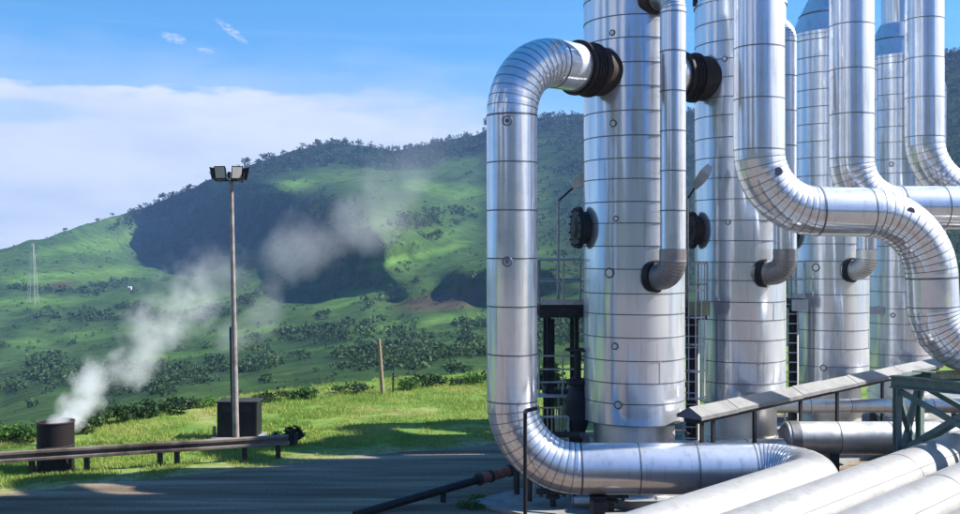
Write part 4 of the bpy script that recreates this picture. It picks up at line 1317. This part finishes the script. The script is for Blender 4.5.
# vertical dark valve assembly under the first platform
root = empty('valve', (2.55, 25.2, 0), 'dark tall valve body standing against the foot of the nearest tower', 'valve')
mb = MB(); mb.lathe((2.45, 25.1, 0), [(0.12, 0.1), (0.12, 1.5), (0.26, 1.5), (0.26, 1.6), (0.18, 1.65), (0.30, 2.0), (0.30, 2.5), (0.18, 2.85), (0.27, 2.9), (0.27, 3.0), (0.09, 3.05), (0.09, 3.7), (0.0, 3.7)], 28)
mb.build('valve_body', M['black_steel'], root)
mb = MB(); mb.torus((2.45, 25.1, 3.75), Vector((0, 0, 1)), 0.30, 0.025, 28, 8)
for k in range(3):
    a = k * PI / 3; mb.tube((2.45 - 0.3 * math.cos(a), 25.1 - 0.3 * math.sin(a), 3.75), (2.45 + 0.3 * math.cos(a), 25.1 + 0.3 * math.sin(a), 3.75), 0.015, n=6)
mb.build('handwheel', M['dark_steel'], root)
mb = MB(); rail_frame(mb, [(1.5, 25.5, 0), (2.72, 25.5, 0)], 2.55, 1.0, 0.024, (0.33, 0.66)); mb.box((2.1, 25.7, 2.52), (1.25, 0.5, 0.05))
o = mb.build('railing', M['grey_rail']); tag(o, 'light railing on the lower stage below the platform beside the first tower', 'railing')
# low railing and small pipes between riser and tower
for q, (x_, y_, lab) in enumerate(((1.75, 25.05, 'pale close-barred gate panel low behind the riser bend'), (2.35, 26.0, 'pale close-barred gate panel against the foot of the nearest tower'))):
    mb = MB()
    for k in range(6): mb.tube((x_ - 0.28 + 0.11 * k, y_, 0.5), (x_ - 0.28 + 0.11 * k, y_, 2.3 + 0.5 * q), 0.018, n=8)
    for z_ in (0.5, 1.4, 2.3 + 0.5 * q): mb.tube((x_ - 0.30, y_, z_), (x_ + 0.29, y_, z_), 0.022, n=8)
    for e_ in (-0.30, 0.29): mb.tube((x_ + e_, y_, 0.0), (x_ + e_, y_, 2.35 + 0.5 * q), 0.03, n=8)
    o = mb.build('barrier_panel', M['yellow'] if q == 0 else M['grey_rail']); tag(o, lab, 'barrier')
mb = MB(); rail_frame(mb, [(1.35, 24.9, 0), (2.2, 24.9, 0)], 0.1, 2.0, 0.03, (0.35, 0.55, 0.78))
o = mb.build('railing', M['grey_rail']); tag(o, 'low pale railing between riser pipe and nearest tower', 'railing')
for k, (pts, r0, lab) in enumerate([
        ([(0.9, 24.4, 0.3), (0.9, 24.4, 1.75), (2.6, 24.4, 1.75), (2.6, 24.4, 0.3)], 0.07, 'dark arched drain line behind the lower bend of the riser'),
        ([(1.2, 24.1, 0.2), (1.2, 24.1, 1.35), (3.2, 23.4, 1.35)], 0.06, 'thin dark line leaving low behind the riser bend'),
        ([(1.9, 26.9, 0.2), (1.9, 26.9, 4.4)], 0.11, 'dark vertical drain pipe under the first platform')]):
    mb = MB(); pipe(mb, pts, r0, 0.18, 9, 0, 16, caps=True)
    o = mb.build('drain_pipe', [M['dark_steel'], M['seam']]); tag(o, lab, 'pipe')
# thin post in front of the riser's lower bend
mb = MB(); pipe(mb, [(0.96, 21.25, 0.0), (0.96, 21.25, 2.83), (1.22, 21.22, 2.90)], 0.042, 0.06, 9, 0, 12, caps=True)
mb.box((0.96, 21.25, 0.03), (0.22, 0.22, 0.05))
o = mb.build('post', [M['black_steel'], M['seam']]); tag(o, 'thin dark post standing in front of the riser bend', 'post')
# supports under the ground run of the riser
for X in (2.6, 6.0):
    mb = MB(); mb.box((X, 22.2, 0.39), (0.24, 0.9, 0.75)); mb.box((X, 22.2, 0.80), (0.35, 0.6, 0.08))
    o = mb.build('pipe_support', M['dark_steel']); tag(o, 'dark pier under the ground run of the riser, ' + ('beside the thin post' if X < 3 else 'near its right end'), 'support')
# small clutter in the shade below the pipe
for k, (x, y, lab) in enumerate(((1.75, 24.0, 'small flanged valve in the shade right of the thin post'), (3.1, 23.6, 'small flanged valve in the shade below the ground run'))):
    root = empty('valve', (x, y, 0), lab, 'valve', 'small valves below the pipe run')
    mb = MB(); mb.lathe((x, y, 0), [(0.07, 0.0), (0.07, 0.3), (0.17, 0.3), (0.17, 0.36), (0.1, 0.38), (0.14, 0.5), (0.1, 0.62), (0.03, 0.65), (0.03, 0.82)], 20)
    mb.tube((x - 0.4, y, 0.46), (x + 0.4, y, 0.46), 0.07, n=16); mb.tube((x - 0.3, y, 0.46), (x - 0.25, y, 0.46), 0.13, n=18); mb.tube((x + 0.25, y, 0.46), (x + 0.3, y, 0.46), 0.13, n=18)
    mb.build('valve_body', M['dark_steel'], root)
    mb = MB(); mb.torus((x, y, 0.83), Vector((0, 0, 1)), 0.15, 0.015, 22, 6); mb.tube((x - 0.15, y, 0.83), (x + 0.15, y, 0.83), 0.01, n=6); mb.tube((x, y - 0.15, 0.83), (x, y + 0.15, 0.83), 0.01, n=6)
    mb.build('handwheel', M['dark_steel'], root)
mb = MB(); pipe(mb, [(2.2, 23.9, 0.25), (6.2, 23.9, 0.25)], 0.11, 0, 1.0, 0.03, 20, caps=True)
o = mb.build('drain_pipe', [M['clad_dirty'], M['seam']]); tag(o, 'thin bluish pipe lying low below the ground run', 'pipe')

# dark line with a faded red sleeve lying across the yard
a = at(374, 513, 23.7); b_ = at(520, 477, 26.2); a.z = 0.10; b_.z = 0.55
root = empty('drain_pipe', (a.x, a.y, 0), 'black pipe slanting over the yard with a faded red sleeve near its end', 'pipe')
dv_ = (b_ - a)
mb = MB(); mb.tube(a - dv_ * 0.12, b_, 0.10, n=20); mb.build('pipe_run', M['black_steel'], root)
mb = MB(); s0 = a + dv_ * 0.70; s1 = a + dv_ * 0.92; mb.tube(s0, s1, 0.135, n=24); mb.build('sleeve', M['pink'], root)
for f_ in (0.70, 0.78, 0.92):
    q = a + dv_ * f_; d_ = dv_.normalized(); mb = MB(); mb.tube(q - d_ * 0.04, q + d_ * 0.04, 0.16, n=24); mb.build('clamp', M['dark_steel'], root)
for f_ in (0.45, 0.97):
    q = a + dv_ * f_; mb = MB(); mb.box((q.x, q.y, q.z / 2 - 0.03), (0.14, 0.14, q.z - 0.06)); mb.build('foot', M['dark_steel'], root)
bush(478, 506, 40, 8, 'patch of green weeds growing under the slanting black pipe', 'leaf_bright', 801, 'plant')

# ================================================================== LEFT SIDE FURNITURE
# guard rail
gp = [Vector((-16.0, 26.2, 0)), Vector((-13.1, 27.45, 0)), Vector((-9.9, 28.55, 0)), Vector((-7.3, 29.45, 0)), Vector((-5.75, 30.0, 0))]
root = empty('guard_rail', gp[0], 'low weathered guard rail along the edge of the yard', 'guard rail')
prof = [(-0.02, -0.16), (0.045, -0.13), (0.045, -0.07), (-0.035, -0.02), (-0.035, 0.02), (0.045, 0.07), (0.045, 0.13), (-0.02, 0.16)]
mb = MB()
zr = 0.56
seq = []
for i, p in enumerate(gp):
    d = ((gp[min(i + 1, 4)] - gp[max(i - 1, 0)])).normalized(); nn_ = Vector((d.y, -d.x, 0))
    seq.append([p + nn_ * (o_ * 1.2) + up * (zr + z_) for o_, z_ in prof])
for i in range(4):
    A, B = seq[i], seq[i + 1]
    back_ = Vector((0, 0.006, 0))
    mb.add(A + B, [(k, k + 1, len(A) + k + 1, len(A) + k) for k in range(len(A) - 1)], 0)
    mb.add([p + back_ for p in A + B], [(k, len(A) + k, len(A) + k + 1, k + 1) for k in range(len(A) - 1)], 0)
mb.build('beam', M['rail_beam'], root, fix=False)
for f_ in (0.2, 1.2, 1.62, 2.25, 2.42, 3.2, 3.8):
    i = min(int(f_), 3); p = gp[i] + (gp[i + 1] - gp[i]) * (f_ - i) + Vector((0, 0.14, 0))
    mb = MB(); mb.box((p.x, p.y, 0.33), (0.13, 0.13, 0.74)); mb.build('post', M['dark_steel'], root)
mb = MB(); e = gp[4]; d = (gp[4] - gp[3]).normalized()
pts_ = [(e + d * 0.02, 0.16), (e + d * 0.16 + Vector((0, -0.02, 0)), 0.17), (e + d * 0.26 + Vector((0, 0.10, 0)), 0.17), (e + d * 0.20 + Vector((0, 0.24, 0)), 0.16)]
for (p, h_), (q, h2) in zip(pts_[:-1], pts_[1:]):
    mb.beam(p + up * zr, q + up * zr, 0.03, 0.34)
mb.build('terminal', M['black_steel'], root)

# steaming vent
vc = Vector((-12.05, 28.4, 0))
root = empty('steam_vent', vc, 'dark rusty steam vent stack giving off white steam behind the guard rail', 'vent')
mb = MB(); mb.lathe(vc, [(0.50, -0.05), (0.50, 1.38), (0.47, 1.38), (0.47, 0.4), (0, 0.4)], 40); mb.lathe(vc, [(0.53, 0.0), (0.53, 0.06), (0.5, 0.06)], 40)
mb.build('casing', M['vent'], root)
mb = MB(); mb.torus(vc + up * 1.38, up, 0.495, 0.028, 40, 8); mb.build('rim', M['dark_steel'], root)
mb = MB(); mb.torus(vc + up * 0.72, up, 0.505, 0.018, 40, 6); mb.build('hoop', M['dark_steel'], root)

# floodlight pole
fp = Vector((-7.9, 32.4, 0)); ftop = Vector((-8.06, 32.4, 8.52))
root = empty('floodlight_pole', fp, 'tall slim floodlight pole standing in front of the dark cabinet', 'floodlight')
mb = MB(); mb.tube(fp - up * 0.1, fp + (ftop - fp) * 0.45, 0.105, 0.09, 20); mb.tube(fp + (ftop - fp) * 0.45, ftop, 0.08, 0.062, 20)
mb.tube(fp - up * 0.02, fp + up * 0.03, 0.2, n=20)
mb.build('pole', M['pole'], root)
mb = MB(); mb.tube(fp + (ftop - fp) * 0.02 + Vector((-0.13, 0.05, 0)), fp + (ftop - fp) * 0.44 + Vector((-0.13, 0.05, 0)), 0.035, n=10)
for f_ in (0.1, 0.25, 0.4): q = fp + (ftop - fp) * f_; mb.beam(q + Vector((-0.17, 0.05, 0)), q + Vector((0.05, 0.0, 0)), 0.03, 0.04)
mb.build('conduit', M['black_steel'], root)
mb = MB(); mb.beam(ftop + Vector((-0.55, 0, 0.0)), ftop + Vector((0.45, 0, 0)), 0.07, 0.07); mb.beam(ftop + Vector((0, -0.3, 0.0)), ftop + Vector((0, 0.3, 0.002)), 0.06, 0.064)
mb.build('crossbar', M['pole'], root)
def flood(off, yaw, w=0.44, h=0.42, dpt=0.26):
    c = ftop + Vector(off); R = Matrix.Rotation(yaw, 3, 'Z') @ Matrix.Rotation(math.radians(12), 3, 'X')
    def tr(p): return c + R @ Vector(p)
    mb = MB()
    f8 = [tr((x * w / 2, -dpt / 2, z * h / 2)) for z in (-1, 1) for x in (-1, 1)]
    b8 = [tr((x * w * 0.26, dpt / 2, z * h * 0.26)) for z in (-1, 1) for x in (-1, 1)]
    mb.add(f8 + b8, [(0, 1, 5, 4), (1, 3, 7, 5), (3, 2, 6, 7), (2, 0, 4, 6), (4, 5, 7, 6)])
    fr = [tr((x * (w / 2 + 0.02), -dpt / 2 - 0.03, z * (h / 2 + 0.02))) for z in (-1, 1) for x in (-1, 1)]
    mb.add(f8 + fr, [(0, 4, 5, 1), (1, 5, 7, 3), (3, 7, 6, 2), (2, 6, 4, 0)])
    # U bracket
    mb.beam(tr((-w / 2 - 0.03, 0, 0)), tr((-w / 2 - 0.03, 0, -h / 2 - 0.10)), 0.03, 0.04); mb.beam(tr((w / 2 + 0.03, 0, 0)), tr((w / 2 + 0.03, 0, -h / 2 - 0.10)), 0.03, 0.04)
    mb.beam(tr((-w / 2 - 0.03, 0, -h / 2 - 0.10)), tr((w / 2 + 0.03, 0, -h / 2 - 0.10)), 0.04, 0.03)
    o = mb.build('floodlight', M['black_steel'], root)
    mb = MB(); g_ = [tr((x * w * 0.47, -dpt / 2 - 0.034, z * h * 0.47)) for z in (-1, 1) for x in (-1, 1)]
    g2 = [tr((x * w * 0.47, -dpt / 2 - 0.02, z * h * 0.47)) for z in (-1, 1) for x in (-1, 1)]
    mb.add(g_ + g2, [(0, 2, 3, 1), (4, 5, 7, 6), (0, 1, 5, 4), (1, 3, 7, 5), (3, 2, 6, 7), (2, 0, 4, 6)])
    mb.build('glass', M['lamp_glass'], o)
flood((-0.27, -0.10, 0.25), math.radians(-14), 0.36, 0.38, 0.22); flood((0.16, -0.10, 0.25), math.radians(34), 0.33, 0.38, 0.22)
flood((-0.50, 0.10, 0.25), math.radians(-105), 0.30, 0.36, 0.2); flood((0.40, 0.08, 0.23), math.radians(105), 0.32, 0.40, 0.2)

# cabinet behind the pole
kc = Vector((-8.0, 33.3, 0))
root = empty('cabinet', kc, 'dark square electrical cabinet standing on the grass behind the floodlight pole', 'cabinet')
mb = MB(); mb.box(kc + up * 0.66, (1.30, 0.8, 1.12)); mb.box(kc + up * 0.05, (1.2, 0.7, 0.12)); mb.build('body', M['black_steel'], root)
for s in (-1, 1):
    mb = MB(); mb.box(kc + Vector((s * 0.315, -0.412, 0.66)), (0.60, 0.02, 1.02)); mb.build('door', M['black_steel'], root)
mb = MB(); mb.box(kc + Vector((0, -0.05, 0.03)), (1.6, 1.2, 0.14)); mb.build('plinth', M['concrete'], root)
for s in (-1, 1):
    mb = MB()
    for q in range(6): mb.box(kc + Vector((s * 0.315, -0.426, 0.95 + 0.035 * q)), (0.34, 0.012, 0.014))
    mb.box(kc + Vector((s * 0.315, -0.4235, 1.04)), (0.37, 0.005, 0.25)); mb.build('louvre', M['dark_steel'], root)
mb = MB(); mb.box(kc + Vector((0, 0, 1.245)), (1.38, 0.9, 0.04)); mb.build('roof', M['dark_steel'], root)
mb = MB(); mb.box(kc + Vector((0.06, -0.44, 0.66)), (0.03, 0.04, 0.16)); mb.build('handle', M['grey_rail'], root)
mb = MB(); mb.tube(kc + Vector((-0.80, -0.2, -0.05)), kc + Vector((-0.80, -0.2, 0.42)), 0.05, n=10)
o = mb.build('stake', M['wood']); tag(o, 'short wooden stake left of the dark cabinet', 'stake')

# wooden posts near the rim
p0 = at(383, 393, 43.5); p0.z = 0; p1 = at(379, 340, 43.5)
mb = MB(); mb.tube(p0 - up * 0.2, p1, 0.095, 0.075, 14); mb.tube(p1 - up * 0.01, p1 + up * 0.04, 0.075, 0.05, 14)
o = mb.build('utility_post', M['wood']); tag(o, 'leaning bare wooden post on the meadow at the rim', 'post')
p0 = at(393, 392, 43.8); p0.z = 0
mb = MB(); mb.tube(p0 - up * 0.1, p0 + Vector((0.02, 0, 0.9)), 0.045, n=10); mb.beam(p0 + Vector((-0.06, 0, 0.6)), p0 + Vector((0.12, 0, 0.72)), 0.04, 0.04)
o = mb.build('stake', M['dark_steel']); tag(o, 'short dark stake just right of the leaning wooden post', 'stake')

# pylon on the slope at the left, thin pale lattice
pb = ground_at(33, 304); ph = 60 / F * pb.y
root = empty('pylon', pb, 'faint pale lattice power pylon on the green slope at far left', 'pylon')
mb = MB(); bw = ph * 0.075; tw_ = ph * 0.014; th_ = 0.020 * ph / 10
def leg(s, t, f_): w = bw + (tw_ - bw) * f_; return pb + Vector((s * w, t * w, ph * f_))
lv = [0, .16, .30, .42, .53, .63, .72, .81, .90, 1.0]
for s in (-1, 1):
    for t in (-1, 1): mb.beam(leg(s, t, -0.02), leg(s, t, 1.0), th_ * 2.2, th_ * 2.2)
for f0, f1 in zip(lv[:-1], lv[1:]):
    for (s, t, s2, t2) in ((-1, -1, 1, -1), (1, -1, 1, 1), (1, 1, -1, 1), (-1, 1, -1, -1)):
        mb.beam(leg(s, t, f0), leg(s2, t2, f1), th_, th_); mb.beam(leg(s2, t2, f0), leg(s, t, f1), th_, th_); mb.beam(leg(s, t, f1), leg(s2, t2, f1), th_, th_)
mb.build('mast', M['grey_rail'], root)
for f_ in (0.72, 0.83, 0.94):
    mb = MB(); c = pb + up * (ph * f_); w = ph * (0.13 if f_ != 0.83 else 0.16)
    for s in (-1, 1):
        mb.beam(c, c + Vector((s * w, 0, 0.01 * ph)), th_ * 1.4, th_ * 1.4); mb.beam(c - up * 0.03 * ph, c + Vector((s * w, 0, 0.01 * ph)), th_, th_)
        mb.beam(c + Vector((s * w, 0, 0)), c + Vector((s * w, 0, -0.03 * ph)), th_ * 1.5, th_ * 1.5)
    mb.build('cross_arm', M['grey_rail'], root)

# tiny white hut on the slope
hb = ground_at(131, 288); s_ = hb.y / F
root = empty('hut', hb, 'tiny white hut standing alone on the green hillside', 'hut')
mb = MB(); w, d, h = 3.0 * s_, 3 * s_, 2.2 * s_
mb.box(hb + up * (h / 2 - 0.3), (w, d, h + 0.6)); mb.build('wall', M['white'], root)
mb = MB(); e_ = [hb + Vector((x * w * 0.58, y * d * 0.6, h)) for y in (-1, 1) for x in (-1, 1)]; r1_ = hb + Vector((-w * 0.58, 0, h * 1.5)); r2_ = hb + Vector((w * 0.58, 0, h * 1.5))
mb.add(e_ + [r1_, r2_], [(0, 1, 5, 4), (2, 4, 5, 3), (0, 4, 2), (1, 3, 5), (0, 2, 3, 1)]); mb.build('roof', M['roof_red'], root)
mb = MB(); mb.box(hb + Vector((0, -d / 2 - 0.02, h * 0.35)), (w * 0.22, 0.05, h * 0.7)); mb.build('door', M['dark_steel'], root)

# ================================================================== STEAM
def plume(name, a, b_, r0, r1, dens, label, nscale, seed, thr=0.46, wig=0.5, power=1.0, mouth=0.0):
    a, b_ = Vector(a), Vector(b_); d = b_ - a; ln = d.length
    mb = MB(); n = 20
    prof = [(0.0, -0.01), (r0 * 1.3, 0.0)] + [((r0 + (r1 - r0) * f_ ** power) * 1.35, ln * f_) for f_ in (0.1, 0.25, 0.5, 0.75, 1.0)] + [(0.0, ln * 1.02)]
    vs, fs = [], []
    for (r, x) in prof:
        vs += [(x, r * math.cos(2 * PI * k / n), r * math.sin(2 * PI * k / n)) for k in range(n)]
    for i in range(len(prof) - 1):
        fs += [(i * n + k, i * n + (k + 1) % n, (i + 1) * n + (k + 1) % n, (i + 1) * n + k) for k in range(n)]
    me = bpy.data.meshes.new(name); me.from_pydata(vs, [], fs)
    bm = bmesh.new(); bm.from_mesh(me); bmesh.ops.remove_doubles(bm, verts=bm.verts, dist=1e-5); bmesh.ops.recalc_face_normals(bm, faces=bm.faces); bm.to_mesh(me); bm.free()
    o = bpy.data.objects.new(name, me); COL.objects.link(o)
    o.location = a; o.rotation_mode = 'QUATERNION'; o.rotation_quaternion = d.to_track_quat('X', 'Z')
    m = bpy.data.materials.new('steam'); m.use_nodes = True; t = m.node_tree
    for x in list(t.nodes): t.nodes.remove(x)
    out = N(t, 'ShaderNodeOutputMaterial'); pv = N(t, 'ShaderNodeVolumePrincipled')
    pv.inputs['Color'].default_value = (1.0, 1.0, 1.0, 1); pv.inputs['Anisotropy'].default_value = 0.0
    L(t, pv.outputs[0], out.inputs['Volume'])
    tc = N(t, 'ShaderNodeTexCoord')
    mp = N(t, 'ShaderNodeMapping'); mp.inputs['Location'].default_value = (seed, seed * 0.7, 0); L(t, tc.outputs['Object'], mp.inputs['Vector'])
    nz = N(t, 'ShaderNodeTexNoise'); nz.inputs['Scale'].default_value = nscale; nz.inputs['Detail'].default_value = 5; nz.inputs['Roughness'].default_value = 0.55; L(t, mp.outputs[0], nz.inputs['Vector'])
    # wandering centre line
    nw = N(t, 'ShaderNodeTexNoise'); nw.noise_dimensions = '1D'; nw.inputs['Scale'].default_value = nscale * 0.35; nw.inputs['Detail'].default_value = 2
    s = N(t, 'ShaderNodeSeparateXYZ'); L(t, tc.outputs['Object'], s.inputs[0])
    aw = N(t, 'ShaderNodeMath', operation='ADD'); L(t, s.outputs[0], aw.inputs[0]); aw.inputs[1].default_value = seed * 3; L(t, aw.outputs[0], nw.inputs['W'])

    def mm(op, p, q=None, r=None):
        x = N(t, 'ShaderNodeMath', operation=op)
        for i, v in enumerate((p, q, r)):
            if v is None: continue
            if isinstance(v, (int, float)): x.inputs[i].default_value = v
            else: L(t, v, x.inputs[i])
        return x.outputs[0]
    f_ = mm('DIVIDE', s.outputs[0], ln); f_ = mm('MAXIMUM', f_, 0.0)
    R = mm('MULTIPLY_ADD', mm('POWER', f_, power), r1 - r0, r0)
    off = mm('MULTIPLY', mm('MULTIPLY', mm('SUBTRACT', nw.outputs['Fac'], 0.5), wig * 2), mm('MULTIPLY', R, mm('MINIMUM', mm('MULTIPLY', f_, 6.0), 1.0)))
    yy = mm('SUBTRACT', s.outputs[1], off); zz_ = mm('SUBTRACT', s.outputs[2], off)
    rr = mm('DIVIDE', mm('SQRT', mm('ADD', mm('MULTIPLY', yy, yy), mm('MULTIPLY', zz_, zz_))), R)
    shell = mm('SUBTRACT', 1.0, mm('MULTIPLY', rr, rr))
    val = mm('ADD', mm('SUBTRACT', nz.outputs['Fac'], thr), mm('MULTIPLY', mm('SUBTRACT', shell, 0.75), 0.30))
    val = mm('MULTIPLY', mm('MAXIMUM', val, 0.0), mm('GREATER_THAN', shell, 0.0))
    fade = mm('MULTIPLY', mm('SUBTRACT', 1.0, mm('POWER', mm('MINIMUM', f_, 1.0), 2.5)), mm('POWER', mm('DIVIDE', r0, R), 0.8))
    fade = mm('MULTIPLY', fade, mm('ADD', 1.0, mm('MULTIPLY', mouth, mm('POWER', 2.718, mm('MULTIPLY', f_, -22.0)))))
    fade = mm('MULTIPLY', fade, mm('MINIMUM', mm('MULTIPLY', f_, 40.0), 1.0))
    L(t, mm('MULTIPLY', mm('MULTIPLY', val, fade), dens), pv.inputs['Density'])
    me.materials.append(m)
    tag(o, label, 'steam', None, 'stuff')
    return o


plume('steam', vc + up * 1.30, at(232, 262, 52), 0.50, 2.4, 4.2, 'white steam rising from the dark vent and drifting right', 1.0, 3.1, 0.46, 0.9, 0.8, 16.0)
plume('steam', at(225, 352, 150), at(432, 128, 240), 4.0, 16, 0.34, 'pale steam drifting up the middle of the hillside', 0.085, 8.3, 0.485, 1.0, 0.8, 1.0)

# ================================================================== HAZE
hz = MB(); hz.box((0, 700, 130), (3600, 3600, 470))
hm = bpy.data.materials.new('haze_air'); hm.use_nodes = True; t = hm.node_tree
for x in list(t.nodes): t.nodes.remove(x)
out = N(t, 'ShaderNodeOutputMaterial'); pv = N(t, 'ShaderNodeVolumePrincipled'); pv.inputs['Color'].default_value = (0.30, 0.52, 1.0, 1); pv.inputs['Density'].default_value = 0.00022; pv.inputs['Anisotropy'].default_value = 0.1
L(t, pv.outputs[0], out.inputs['Volume'])
HAZE = True
if HAZE:
    o = hz.build('haze', hm); o['kind'] = 'stuff'
